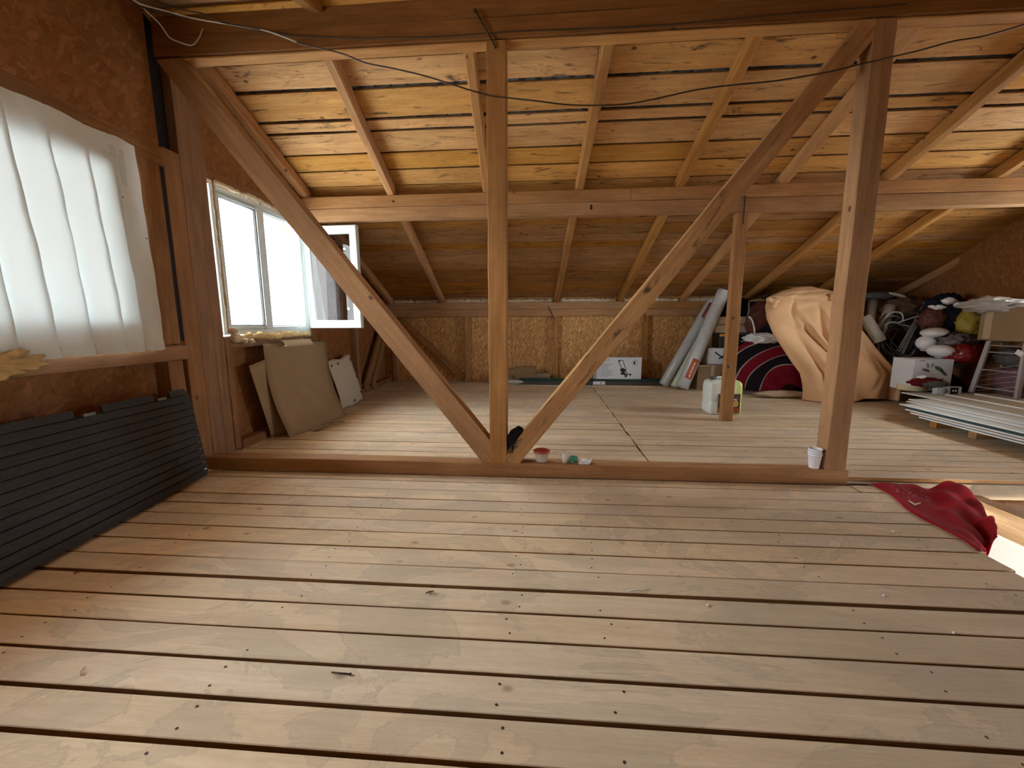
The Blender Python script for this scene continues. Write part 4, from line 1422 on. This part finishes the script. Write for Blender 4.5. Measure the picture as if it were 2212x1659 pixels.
box('latch', (b.x - .05, 6.548, zl + h * .45), (.10, .02, .02), plain('olive_plastic', (.30, .27, .09), .5), t_, .004)
box('lid', ((a.x + b.x) / 2, 6.70, zl + h - .01), (w + .02, .32, .03), M_PROF, t_, .006)
zz = zl + h + .008
t_, a, b, w, h, zl = carton('cardboard_box', (1546, 684, 1619, 722), 6.58, .30, M_CARD_L, 'light brown cardboard box on top of the black toolbox', zz)
box('tape', ((a.x + b.x) / 2, 6.577, zl + h * .5), (w, .004, .03), M_CARD, t_, 0)
M_NAVY = plain('navy_fabric', (.012, .014, .024), .85, .15, var=.4, scale=12)
M_MAROON = plain('maroon_leather', (.105, .032, .024), .5, .3, var=.3, scale=9)
t_ = thing('dark_bundle', at(1580, 668, 6.8), 'black bundle on top of the box stack under the roof', 'bundle')
lump('fabric', at(1580, 664, 6.95), (.24, .16, .13), M_NAVY, t_, .15, 2, 4, 4, crumple=.5)
lump('grey_pouch', at(1556, 678, 6.85), (.05, .05, .04), M_PROF, t_, .2, 2, 2, 5)
t_ = thing('travel_bag', at(1650, 722, 6.45), 'navy bag with a maroon side panel behind the beige cloth', 'bag')
lump('body', at(1660, 692, 6.55), (.30, .22, .30), M_NAVY, t_, .15, 1.6, 4, 6, crumple=.35)
lump('side_panel', at(1642, 684, 6.42), (.16, .10, .24), M_MAROON, t_, .15, 1.6, 4, 7, roty(.5), crumple=.3)
tag(tube('white_cable', spline([at(1618, 684, 6.3), at(1624, 690, 6.3), at(1629, 708, 6.3), at(1631, 730, 6.3), at(1632, 750, 6.28)], 5), .012, M_CUP, None, 6), 'thin white cable bending down between the box stack and the navy bag', 'cable')
tag(tube('cord', spline([at(1652, 648, 6.1), at(1634, 649, 6.15), at(1619, 651, 6.25), at(1618, 668, 6.3), at(1615, 684, 6.35)], 5), .010, plain('grey_brown_cord', (.22, .18, .12), .8), None, 6), 'grey brown cord running from the knot of the beige cloth to the box stack', 'cord')
t_ = lump('plastic_bag', at(1650, 731, 6.25), (.22, .10, .06), plain('white_thin_plastic', (.66, .68, .72), .35, .4), None, .25, 2.2, 4, 8, crumple=.7)
tag(t_, 'crumpled white plastic bag lying on the striped blanket', 'bag')

# ---- striped blanket thrown over a heap
def blanket():
    rows, cols = 40, 40
    P = []
    for i in range(rows):
        t = i / (rows - 1)               # 0 back/top, 1 front hem
        row = []
        for j in range(cols):
            u = j / (cols - 1)
            ang = math.pi * (.98 - .96 * u)
            # arcs around the foot of the heap
            R = 1.0 - t * .80
            cx_ = at(1700, 856, 6.0)
            wx, wz = .93, .86
            x = cx_.x + math.cos(ang) * wx * R * (1.0 + .15 * math.cos(ang))
            z = .02 + max(0, math.sin(ang)) ** .8 * wz * R
            y = 6.38 - .50 * t - .12 * math.sin(ang) * (1 - t) + .02 * math.sin(u * 13 + t * 5)
            x += .018 * math.sin(t * 21 + u * 9)
            z += .02 * math.sin(u * 11 + t * 4) * math.sin(ang)
            row.append((x, y, max(z, .012)))
        P.append(row)
    t = NT('striped_woven_wool')
    uvn = t.n('ShaderNodeAttribute')
    uvn.attribute_name = 'stripe'
    red, blk, wht = (.235, .012, .026), (.014, .013, .017), (.50, .42, .38)
    st = [(0, red), (.09, red), (.091, wht), (.11, wht), (.111, blk), (.265, blk), (.266, wht), (.285, wht), (.286, red), (.47, red), (.471, wht), (.485, wht), (.486, blk), (.66, blk), (.661, wht), (.685, wht), (.686, red), (1, red)]
    c = t.ramp(uvn.outputs['Fac'], st, 'CONSTANT')
    tc = t.n('ShaderNodeTexCoord')
    nz = t.noise(tc.outputs['Object'], 60, 4)
    c2 = t.mix(t.math('MULTIPLY', nz, .6), c, (.02, .005, .006))
    M = t.done(t.bsdf(c2, .95, .05, 0, nz, .6, .01))
    o = sheet('striped_blanket', P, M, None, .03)
    at_ = o.data.attributes.new('stripe', 'FLOAT', 'POINT')
    vals = [0.0] * (rows * cols * 2)
    for s in range(2):
        for i in range(rows):
            for j in range(cols):
                vals[s * rows * cols + i * cols + j] = min(.999, (i / (rows - 1)) * 1.02)
    at_.data.foreach_set('value', vals)
    tag(o, 'red and black striped woolly blanket heaped beside the beige cloth', 'blanket')
    # shaggy fringe
    fb = bmesh.new()
    for k in range(420):
        j = random.randrange(cols)
        i = random.randrange(rows - 11, rows)
        p = Vector(P[i][j]) + Vector((0, -.012, 0))
        q = p + Vector((random.uniform(-.03, .03), random.uniform(-.05, -.01), random.uniform(-.04, .03)))
        q.z = max(q.z, .006)
        s = Vector((.007, 0, 0))
        a, b, c_ = fb.verts.new(p - s), fb.verts.new(p + s), fb.verts.new(q)
        fb.faces.new((a, b, c_))
    fr = from_bm('fringe', fb, plain('red_wool_fringe', (.27, .014, .03), .95, .05), o)
    fr['kind'] = 'stuff'
blanket()
pb = at(1690, 850, 5.86)
t_ = lump('sheepskin', (pb.x, pb.y, .05), (.36, .07, .05), plain('cream_sheepskin', (.50, .40, .29), .95, .05, var=.3, scale=40), None, .35, 3.5, 3, 12, flat=.045)
tag(t_, 'cream sheepskin edge showing under the striped blanket', 'sheepskin')

# ---- jerrycan
M_JERRY = NT('milky_yellow_plastic')
_d = M_JERRY.n('ShaderNodeBsdfPrincipled')
_tc = M_JERRY.n('ShaderNodeTexCoord')
_sx = M_JERRY.n('ShaderNodeSeparateXYZ')
M_JERRY.l(_tc.outputs['Object'], _sx.inputs[0])
M_JERRY.l(M_JERRY.ramp(M_JERRY.math('ADD', M_JERRY.math('MULTIPLY', _sx.outputs[0], 3.0), .5), [(.3, (.70, .76, .72)), (.62, (.68, .74, .50)), (.95, (.62, .70, .22))]), _d.inputs['Base Color'])
_d.inputs['Roughness'].default_value = .35
_d.inputs['Subsurface Weight'].default_value = .25
_d.inputs['Subsurface Radius'].default_value = (.05, .05, .03)
M_JERRY = M_JERRY.done(_d.outputs[0])
jl, jr, jt = at(1533, 860, 4.72), at(1606, 860, 4.72), at(1560, 822, 4.72)
jw = jr.x - jl.x
jx = (jl.x + jr.x) / 2
jh = jt.z
jc = thing('jerrycan', (jx, 4.84, 0), 'milky yellow plastic jerrycan with a dark label behind the thin post', 'jerrycan')
jv, jf = [], []
lv = [(0, .86), (.012, .95), (.04, 1.0), (jh * .34, .985), (jh * .36, .965), (jh * .40, .965), (jh * .42, .985), (jh * .80, 1.0), (jh * .90, .97), (jh * .96, .86), (jh, .62)]
NS = 40
for (z, s) in lv:
    for k in range(NS):
        a = 2 * math.pi * k / NS
        ca, sa = math.cos(a), math.sin(a)
        e = .28
        jv.append((math.copysign(abs(ca) ** e, ca) * jw / 2 * s, math.copysign(abs(sa) ** e, sa) * .13 * s, z))
for i in range(len(lv) - 1):
    for k in range(NS):
        jf.append((i * NS + k, i * NS + (k + 1) % NS, (i + 1) * NS + (k + 1) % NS, (i + 1) * NS + k))
jf.append(tuple(reversed(range(NS))))
jf.append(tuple((len(lv) - 1) * NS + k for k in range(NS)))
from_py('body', jv, jf, M_JERRY, jc, Matrix.Translation((jx, 4.85, .001)), True)
tube('handle', spline([(jx - .07, 4.85, jh - .01), (jx - .06, 4.85, jh + .015), (jx + .06, 4.85, jh + .015), (jx + .09, 4.85, jh - .01)], 5), .016, M_JERRY, jc, 8)
lathe('cap', [(0, 0), (.032, 0), (.032, .028), (.028, .032), (0, .032)], M_PROF, (jl.x + .065, 4.84, jh - .004), jc, 18, cap=False)
a, b = at(1552, 851, 4.715), at(1597, 892, 4.715)
lz0, lz1 = b.z, a.z
box('label', ((a.x + b.x) / 2, 4.716, (lz0 + lz1) / 2), (b.x - a.x, .004, lz1 - lz0), plain('dark_brown_label', (.085, .038, .016), .5), jc, .001)
box('label_band', ((a.x + b.x) / 2, 4.712, lz0 + .03), (b.x - a.x, .003, .05), plain('rust_label_band', (.32, .09, .02), .5), jc, 0)
lump('label_picture', (b.x - .05, 4.712, lz0 + .10), (.03, .003, .035), plain('golden_print', (.60, .33, .06), .5), jc, .2, 2, 2, 3)
text('label_letters', 'MI', (b.x - .085, 4.711, lz1 - .085), .05, M_CUP, jc, RFRONT, 1.0)

# ---- beige cloth over something tall
def drape():
    # front outline sampled row by row: (picture x left, x right, y, depth)
    rowsd = [(1722, 1752, 620, 6.25), (1690, 1795, 628, 6.15), (1660, 1812, 642, 6.02), (1655, 1826, 662, 5.96), (1657, 1845, 690, 5.90), (1668, 1866, 720, 5.84), (1690, 1892, 752, 5.78), (1713, 1922, 784, 5.72), (1730, 1942, 806, 5.69), (1735, 1941, 830, 5.68), (1738, 1939, 850, 5.67), (1737, 1938, 866, 5.66)]
    def lerp_row(t):
        s = t * (len(rowsd) - 1)
        i = min(int(s), len(rowsd) - 2)
        f_ = s - i
        return [rowsd[i][k] + (rowsd[i + 1][k] - rowsd[i][k]) * f_ for k in range(4)]
    R, C, S = 64, 72, 6
    P = []
    for i in range(R):
        t = i / (R - 1)
        xl, xr_, y, Y = lerp_row(t)
        L, Rr = at(xl, y, Y), at(xr_, y, Y)
        row = []
        dep = .55 + .15 * t
        for j in range(S):
            q = 1 - j / S
            row.append(Vector((L.x * (1 + (dep * q + .03) / L.y) + .015, L.y + dep * q + .03, L.z if t > .12 else L.z + .02 * q)))
        for j in range(C):
            u = j / (C - 1)
            p = L.lerp(Rr, u)
            rnd = .07 * (1 - (2 * u - 1) ** 4)
            p.y -= rnd
            # vertical folds towards the hem, creases higher up
            fo = max(0, (t - .42) / .58)
            p.y += .13 * fo * math.exp(-((u - .205 - .06 * (1 - t)) / .030) ** 2)
            p.y -= .07 * fo * math.exp(-((u - .29 - .03 * (1 - t)) / .045) ** 2)
            p.y -= .05 * fo * math.exp(-((u - .10) / .06) ** 2)
            p.y += .12 * fo * math.exp(-((u - .93) / .035) ** 2)
            p.y += .03 * fo * math.sin(u * 22 + 1)
            p.y += .014 * math.sin(u * 15 + t * 9) * (.3 + t) + .014 * math.sin(u * 7 - t * 17)
            for (uc, sl, wd, tc_, tw_, am) in ((.40, .35, .018, .52, .11, .075), (.455, .35, .03, .50, .13, -.055), (.60, -.5, .028, .36, .12, .05), (.30, -.3, .03, .30, .10, .04), (.70, .2, .03, .45, .15, -.04), (.52, -.25, .026, .52, .15, .06), (.80, -.6, .03, .70, .15, .05)):
                p.y += am * math.exp(-((u - uc - sl * (t - tc_)) / wd) ** 2) * math.exp(-((t - tc_) / tw_) ** 2)
            for (tc_, sl, wd, uc, uw, am) in ((.40, .2, .028, .35, .2, -.04), (.28, -.15, .02, .5, .3, .035), (.62, .12, .014, .45, .12, .05), (.20, .06, .018, .5, .4, .03)):
                p.y += am * math.exp(-((t - tc_ - sl * (u - uc)) / wd) ** 2) * math.exp(-((u - uc) / uw) ** 2)
            tw = math.exp(-((t - .2) / .05) ** 2)
            p.z += .012 * math.sin(u * 26) * tw
            p.y += .012 * math.sin(t * 90 + u * 6) * math.exp(-((t - .13) / .07) ** 2)
            if t > .97:
                p.z = max(p.z, .035 + .02 * math.sin(u * 11)) if u > .3 else max(p.z, .006)
            row.append(p)
        for j in range(1, S + 1):
            q = j / S
            row.append(Vector((Rr.x - .05 * q * t, Rr.y + dep * q + .03, Rr.z if t > .12 else Rr.z + .05 * q)))
        P.append(row)
    M = plain('beige_cotton_cloth', (.72, .45, .245), .9, .1, var=.10, scale=5)
    o = sheet('cloth_cover', P, M, None, .008)
    tag(o, 'beige orange cloth draped over a tall object, knotted at its upper left corner', 'cloth')
    k = at(1668, 652, 5.98)
    for q in range(4):
        pts = spline([k + Vector((-.09 + .05 * q, -.02 - .02 * q, .03 - .02 * q)), k + Vector((-.02, -.06, .02 - .03 * q)), k + Vector((.05, -.05, -.01 - .02 * q)), k + Vector((.13 + .03 * q, -.03, -.03 + .01 * q))], 5)
        tube('knot', pts, [.026 + .012 * math.sin(z_ * .9 + q) for z_ in range(len(pts))], M, o, 7)
    k = at(1806, 640, 5.98)
    for q in range(3):
        pts = spline([k + Vector((-.08, -.01, .02 - .03 * q)), k + Vector((0, -.05, .01 * q)), k + Vector((.05, -.03, .02 - .02 * q))], 5)
        tube('knot', pts, [.022 + .008 * math.sin(z_ * 1.1 + q) for z_ in range(len(pts))], M, o, 7)
drape()
# dark object feet under the cloth
t_ = thing('covered_frame', (4.1, 6.0, 0), 'dark base of the covered object showing below the beige cloth', 'base')
box('base', (4.15, 6.05, .04), (.95, .45, .07), M_BLACK, t_, .01)
for px in (1880, 1915, 1925):
    p = at(px, 862, 5.74)
    box('foot', (p.x, 5.78, .028), (.035, .05, .055), M_CARD_L if px > 1900 else M_PROF, t_, .004)

# ================================================================== PLASTERBOARD STACK
M_GYP = plain('grey_plasterboard', (.58, .62, .59), .85, .15, var=.06, scale=5)
M_GYP_E = plain('white_gypsum_edge', (.90, .93, .95), .85, .15)
M_GYP_G = plain('dark_green_plasterboard', (.045, .10, .10), .8, .2)
def gyp(z, x0, yf, mat, label, th=.0125, y0=2.98, x1=5.14):
    c = Vector(((x0 + x1) / 2, (y0 + yf) / 2, z + th / 2))
    o = box('plasterboard_sheet', c, (x1 - x0, yf - y0, th), mat, None, .0015)
    tag(o, label, 'plasterboard', 'stacked plasterboard sheets')
    e = box('edge_paper', (x0 - .0008, (y0 + yf) / 2, z + th / 2), (.003, yf - y0 - .004, th * .96), M_GYP_E if mat is not M_GYP_G else M_GYP_G, o, 0)
    return o
for k, y in enumerate((3.25, 3.9, 4.28)):
    tag(timber('batten', (3.86, y, .039), (5.1, y, .039), .07, .078, M_RAFTER, None, n=3), ('wooden batten under the near end of the plasterboard stack', 'wooden batten under the middle of the plasterboard stack', 'wooden batten under the far end of the plasterboard stack')[k], 'batten', 'battens under the plasterboard')
gyp(.080, 3.78, 4.35, M_GYP, 'lowest white-edged plasterboard sheet of the stack by the right wall')
gyp(.0935, 3.83, 4.38, M_GYP_G, 'thin dark green board just above the lowest sheet of the stack')
gyp(.107, 3.76, 4.43, M_GYP, 'second white-edged plasterboard sheet from the bottom of the stack')
gyp(.1205, 3.80, 4.54, M_GYP, 'third white-edged plasterboard sheet from the bottom, under the thick dark green board')
gyp(.134, 3.83, 4.58, M_GYP_G, 'thick dark green board in the middle of the plasterboard stack', .022)
gyp(.157, 3.81, 4.63, M_GYP, 'white-edged plasterboard sheet right above the thick dark green board')
gyp(.1705, 3.95, 4.72, M_GYP, 'plasterboard sheet set back above the middle of the stack')
gyp(.184, 4.02, 4.78, M_GYP, 'wide grey plasterboard sheet whose top face shows in the upper stack')
gyp(.1975, 4.25, 5.16, M_GYP, 'long plasterboard sheet reaching farthest back, near the tape roll')
gyp(.211, 4.55, 4.96, M_GYP, 'second plasterboard sheet from the top, set well back')
gyp(.2245, 4.83, 4.93, M_GYP, 'topmost plasterboard sheet, under the feet of the metal rack')
TOPZ = .2375

# ================================================================== CLUTTER IN THE FAR RIGHT CORNER
def mpx(Y): return Y * .00096
M_GREYM = plain('pale_grey_metal', (.45, .48, .53), .35, .5, .5)
M_GREYD = plain('dark_grey_plastic_bag', (.10, .10, .105), .45, .4, var=.4, scale=14)
M_PINK = plain('dusky_pink_bundle', (.20, .10, .12), .5, .4, var=.6, scale=10)
# dark heap that carries the rest
for (c, s, lab, sd) in (((4.80, 6.45, .17), (.22, .25, .20), 'black sack at the bottom of the clutter behind the beige cloth', 21), ((5.02, 5.55, .17), (.20, .22, .20), 'black sack at the bottom of the clutter behind the plasterboard', 22), ((5.05, 6.62, .34), (.28, .28, .42), 'tall black sack in the far right corner under the cable coil', 23)):
    o = lump('black_sack', c, s, M_BLK, None, .12, 1.8, 4, sd, crumple=.3, flat=c[2] - .005)
    tag(o, lab, 'sack')
# metal rack with the carton on it
rk = thing('metal_rack', (4.95, 4.85, TOPZ), 'pale grey metal rack with thin rungs standing on the plasterboard stack', 'rack')
RZ = .815
f0, f1 = Vector((4.86, 5.00, TOPZ + .004)), Vector((4.90, 4.58, TOPZ + .004))
t0, t1 = at(2138, 733, 5.02), at(2219, 735, 4.66)
t0.z = t1.z = RZ
def bar(name, a, b, w, h, mat=M_GREYM, par=rk):
    return timber(name, a, b, w, h, mat, par, n=1, jit=0, ch=.003)
bar('leg', f0, t0, .045, .03)
bar('leg', f1, t1, .045, .03)
b0, b1 = Vector((5.17, 5.02, .006)), Vector((5.17, 4.62, .244))
b0.z = .244
bar('leg', Vector((5.09, 4.90, .244)), Vector((5.16, 5.06, RZ)), .03, .025)
bar('leg', Vector((5.09, 4.58, .244)), Vector((5.16, 4.66, RZ)), .03, .025)
for k, (v, w) in enumerate(((.12, .018), (.46, .018), (.80, .02), (.93, .02))):
    bar('rung', f0.lerp(t0, v), f1.lerp(t1, v), w, .012)
bar('top_rail', t0, Vector((5.16, 5.06, RZ)), .03, .02)
bar('top_rail', t1, Vector((5.16, 4.66, RZ)), .03, .02)
for k in range(5):
    tube('wire', [f0.lerp(t0, .03 + .10 * k) + Vector((.03, 0, 0)), f1.lerp(t1, .22 + .10 * k) + Vector((.03, 0, 0))], .003, M_GREYM, rk, 5)
o = lump('pink_bundle', (5.06, 4.78, .40), (.07, .17, .145), M_PINK, None, .1, 2.4, 4, 31, crumple=.55)
tag(o, 'dusky pink film-wrapped bundle inside the metal rack', 'bundle')
o = lump('grey_bag', (5.09, 4.76, .64), (.09, .20, .085), M_GREYD, None, .1, 2.4, 4, 32, crumple=.7)
tag(o, 'grey plastic bag in the upper part of the metal rack', 'bag')
o = box('white_card', at(2203, 763, 4.62), (.02, .07, .05), M_CUP, None, .003, rotx(.5))
tag(o, 'small white card tucked at the right upright of the metal rack', 'card')
cz0 = RZ + .014
ca = Vector((5.03, 5.14, 0))
top = at(2112, 668, 5.14).z
cb_ = thing('cardboard_box', (5.0, 4.8, cz0), 'long brown cardboard box lying on top of the metal rack', 'box')
bx0 = at(2113, 700, 5.10).x
box('body', (bx0 + .13, 4.82, (cz0 + top) / 2), (.26, .56, top - cz0), M_CARD, cb_, .006, rotz(-.06))
for k, y in enumerate((5.0,)):
    box('tape_mark', (bx0 + .008, y, (cz0 + top) / 2), (.012, .08, (top - cz0) * .9), M_CARD_L, cb_, .001, rotz(-.06))
o = lump('white_plastic_sheet', at(2128, 659, 5.05) + Vector((.06, 0, 0)), (.13, .24, .065), plain('crumpled_white_film', (.50, .48, .44), .35, .4), None, .25, 2.0, 4, 33, crumple=.8)
tag(o, 'crumpled white plastic sheet on top of the long cardboard box', 'plastic')
p = at(2097, 700, 5.45)
o = lump('yellow_bag', p, (.12, .10, .15), plain('yellow_printed_bag', (.42, .31, .05), .5, .3, var=.5, scale=9), None, .1, 2, 4, 34, crumple=.45)
tag(o, 'yellow bag with dark print behind the long cardboard box', 'bag')
o = lump('brown_sack', p + Vector((-.06, .04, -.32)), (.12, .12, .18), M_GREYD, None, .1, 2, 4, 35, crumple=.4)
tag(o, 'grey sack under the yellow bag', 'sack')
# dark bag with scraps
p = at(2040, 685, 5.72)
o = lump('dark_bag', p, (.21, .16, .24), M_NAVY, None, .12, 1.8, 4, 36, crumple=.5)
tag(o, 'navy and black bag piled under the right gable rafter', 'bag')
o = lump('maroon_bag', at(2013, 690, 5.62), (.10, .09, .12), M_MAROON, None, .12, 2, 4, 37, crumple=.6)
tag(o, 'maroon fabric bag against the navy bag', 'bag')
for k, (px, py, a, b, lab) in enumerate(((2028, 664, .06, .022, 'white scrap lying on the maroon bag'), (2050, 650, .06, .03, 'pale crumpled scrap on top of the navy bag'), (2068, 658, .03, .03, 'small white scrap at the right of the navy bag'), (2012, 662, .02, .012, 'tiny white scrap left of the larger scraps'))):
    o = lump('paper_scrap', at(px, py, 5.55), (a, .03, b), M_CUP, None, .3, 2.2, 3, 40 + k, crumple=.8)
    tag(o, lab, 'scrap')
o = lump('black_sack', at(2036, 738, 5.66), (.19, .14, .18), M_BLK, None, .1, 2, 4, 45, crumple=.4)
tag(o, 'black sack under the navy bag', 'sack')
# white lamp globes
M_GLOBE = plain('white_glass_globe', (.72, .74, .78), .25, .5, var=.04, scale=60)
def globe(px, py, rx, ry, Y, label, tilt=0.0):
    c = at(px, py, Y)
    a, b = rx * mpx(Y), ry * mpx(Y)
    t = thing('lamp_globe', c, label, 'lamp globe', 'white lamp globes')
    prof = [(max(.001, a * math.sin(math.pi * k / 14)), -b * math.cos(math.pi * k / 14)) for k in range(1, 15)]
    R = roty(tilt)
    lathe('globe', prof, M_GLOBE, c, t, 24, R)
    lathe('collar', [(a * .32, -b * 1.10), (a * .34, -b * .9), (a * .30, -b * .9)], M_GREYM, c, t, 18, R, cap=False)
globe(2018, 718, 25, 11, 5.46, 'upper flat white lamp globe of the three in the far right clutter', -.08)
globe(2000, 741, 19, 17, 5.52, 'shaded white lamp globe between the other two', .2)
globe(2032, 758, 25, 15, 5.34, 'lowest and brightest white lamp globe above the white carton', .05)
o = lump('red_bag', at(2083, 764, 5.28), (.15, .10, .085), plain('glossy_red_bag', (.23, .012, .014), .25, .5, var=.3, scale=10), None, .1, 2.2, 4, 50, crumple=.8)
tag(o, 'glossy red plastic bag right of the lamp globes', 'bag')
o = lump('clear_bag', at(2068, 736, 5.42), (.15, .10, .07), plain('smoky_clear_film', (.16, .14, .14), .12, .6, var=.5, scale=18), None, .2, 2.6, 4, 51, crumple=1.0)
tag(o, 'smoky clear plastic bag with glints above the red bag', 'bag')
# white carton with a plant print
Yc = 5.22
a, b = at(1977, 776, Yc), at(2056, 828, Yc)
w, h = b.x - a.x, a.z - b.z
cz = .215
h = a.z - cz
t_ = thing('white_carton', ((a.x + b.x) / 2, Yc + .16, cz), 'white carton with a green leaf print under the lamp globes', 'box')
box('body', ((a.x + b.x) / 2, Yc + .16, cz + h / 2), (w, .30, h), M_BOXW, t_, .005)
M_LEAFP = plain('green_leaf_print', (.09, .17, .11), .6)
def leaf(cx_, cz_, L, wd, ang, mat):
    pts = []
    for k in range(12):
        q = k / 12 * 2 * math.pi
        x, z = math.cos(q) * L, math.sin(q) * wd
        pts.append(Vector((cx_ + x * math.cos(ang) - z * math.sin(ang), Yc + .0085, cz_ + x * math.sin(ang) + z * math.cos(ang))))
    c = sum(pts, Vector()) / 12
    from_py('leaf_print', [p - c for p in pts], [tuple(range(12))], mat, t_, Matrix.Translation(c))
for (px, py, L, wd, ang, m) in ((2006, 790, .035, .016, 1.9, M_INK_G), (2016, 789, .03, .014, 1.2, M_INK_G), (2002, 800, .05, .014, -.3, M_LEAFP), (2030, 797, .06, .022, -.5, M_LEAFP), (2040, 806, .05, .018, -.7, M_LEAFP), (1994, 779, .04, .008, 0, M_INK_G)):
    p = at(px, py, Yc)
    leaf(p.x, p.z, L, wd, ang, m)
box('side_print', (b.x + .003, Yc + .16, cz + h * .5), (.003, .25, h * .9), M_CARD_L, t_, 0)
o = lump('dark_red_cloth', at(2004, 822, 5.10) + Vector((0, 0, -.02)), (.15, .07, .04), plain('dark_red_rag', (.15, .014, .014), .9, .1, var=.4), None, .2, 2.4, 4, 52, crumple=.7)
tag(o, 'dark red rag lying in front of the leaf-print carton', 'rag')
o = lump('grey_rag', at(2020, 830, 5.02), (.10, .05, .03), M_GREYD, None, .2, 2.4, 4, 53, crumple=.7)
tag(o, 'dark grey rag in front of the dark red one', 'rag')
o = lump('white_rag', at(1990, 814, 5.0), (.05, .03, .02), M_CUP, None, .3, 2.4, 2, 54)
tag(o, 'small white scrap on the dark red rag', 'scrap')
# roll of tape
c = Vector((atz(1969, 842, .211).x, atz(1969, 842, .211).y, .2115))
t_ = thing('tape_roll', c, 'roll of yellowish white tape lying flat at the back end of the plasterboard stack', 'tape roll')
lathe('tape', [(.105, 0), (.14, 0), (.142, .01), (.142, .055), (.14, .065), (.105, .065), (.105, 0)], plain('yellow_white_tape', (.70, .66, .45), .5), c, t_, 30, cap=False)
lathe('core', [(.098, .002), (.105, .002), (.105, .063), (.098, .063), (.098, .002)], M_CARD, c, t_, 30, cap=False)
# small switch box
p = at(2052, 836, 4.98)
t_ = thing('socket_box', (p.x, p.y + .02, .213), 'small white box printed with a black socket, at the back of the plasterboard stack', 'box')
box('body', (p.x, p.y + .03, .213 + .045), (.26, .06, .09), M_BOXW, t_, .003)
box('print', (p.x + .05, p.y - .001, .258), (.085, .003, .075), M_INK, t_, 0)
for dx in (-.014, .014):
    lathe('socket_hole', [(.0, 0), (.010, 0), (.010, .002), (0, .002)], M_BOXW, (p.x + .05 + dx, p.y - .003, .258), t_, 12, rotx(math.pi / 2), cap=False)
lathe('round_print', [(.0, 0), (.034, 0), (.034, .002), (0, .002)], M_INK_G, (p.x - .05, p.y - .001, .258), t_, 16, rotx(math.pi / 2), cap=False)
# ---- behind the tall post: tubes, coil, rods
M_TUBE = plain('pale_pipe_insulation', (.36, .34, .28), .8, .2, var=.12)
def pipe(px0, px1, Y0, Y1, r, label):
    a, b = at(*px0, Y0), at(*px1, Y1)
    o = tube('insulation_tube', [a, a.lerp(b, .5), b], r, M_TUBE, None, 14)
    tag(o, label, 'tube', 'pale insulation tubes')
pipe((1879, 715, 0)[:2], (1886, 645), 6.15, 6.35, .055, 'upright pale insulation tube beside the tall right post')
pipe((1898, 722), (1924, 662), 5.98, 6.1, .062, 'pale insulation tube leaning to the right behind the tall post')
pipe((1902, 738), (1868, 684), 5.85, 5.98, .070, 'thick pale insulation tube leaning to the left behind the tall post')
o = lump('grey_sheet_bundle', at(1893, 640, 6.35), (.22, .10, .045), M_GREYD, None, .2, 2.4, 4, 60, crumple=.6)
tag(o, 'grey bundle lying under the roof above the insulation tubes', 'bundle')
o = lump('brown_bundle', at(1955, 668, 6.2), (.26, .14, .14), plain('brown_dusty_fabric', (.11, .075, .045), .95, .1, var=.4), None, .12, 2, 4, 61, crumple=.5)
tag(o, 'dusty brown bundle under the right end of the roof', 'bundle')
o = lump('pale_strip', at(1938, 637, 6.0), (.12, .03, .018), M_TUBE, None, .3, 3, 2, 62, roty(.25))
tag(o, 'torn pale strip on top of the brown bundle', 'strip')
M_COIL = plain('dark_grey_cable', (.045, .045, .047), .5, .4)
M_COIL_L = plain('light_grey_cable', (.30, .31, .31), .4, .4)
c = at(1938, 730, 5.95)
t_ = thing('cable_coil', c, 'large tangled coil of dark and grey cable behind the beige cloth', 'cable coil')
for k in range(13):
    R0 = .15 + .11 * random.random()
    ax = random.uniform(-.35, .35)
    ph = random.random() * 6
    off = Vector((random.uniform(-.05, .05), random.uniform(-.05, .05), random.uniform(-.08, .06)))
    pts = []
    for q in range(30):
        a = q / 30 * 2 * math.pi
        pts.append(c + off + Vector((math.cos(a) * R0, math.sin(a + ax) * .06 + .02 * math.sin(3 * a + ph), math.sin(a) * R0 * (1.1 + .2 * math.sin(2 * a + ph)))))
    tube('loop', pts, .009 if k % 4 else .011, M_COIL if k % 4 else M_COIL_L, t_, 6, True)
tube('loose_end', spline([at(1912, 686, 5.80), at(1925, 675, 5.78), at(1945, 676, 5.76), at(1951, 688, 5.76), at(1945, 697, 5.76), at(1925, 696, 5.77), at(1910, 703, 5.78)], 5), .010, M_COIL_L, t_, 6)
tube('loose_end', spline([at(1940, 697, 5.76), at(1960, 690, 5.72), at(1980, 684, 5.70), at(2000, 684, 5.68)], 5), .009, M_COIL_L, t_, 6)
M_RODS = [plain('grey_rod', (.24, .235, .22), .5, .4), plain('brown_rod', (.12, .09, .06), .6), plain('pale_rod', (.42, .41, .38), .5)]
rods = thing('rod_bundle', at(1935, 790, 6.02), 'bundle of thin grey and brown rods tied together, leaning to the right behind the cloth', 'rod bundle')
for k in range(12):
    u = k / 11
    a = at(1918 + 26 * u, 790 - 4 * math.sin(k), 5.86 + .02 * (k % 3)) + Vector((0, 0, 0))
    b = at(1998 + 14 * u, 652 + 6 * u, 5.92 + .02 * (k % 3))
    m = a.lerp(b, .55) + (at(1967, 715, 5.88) - a.lerp(b, .55)) * .45
    # carried down to the floor
    base = a + (a - m).normalized() * .1
    k2 = (a.z - .02) / max(.05, (m - a).normalized().z)
    foot = a - (m - a).normalized() * k2
    tube('rod', [foot, a, m, b], .010 + .003 * (k % 2), M_RODS[k % 3], rods, 6)
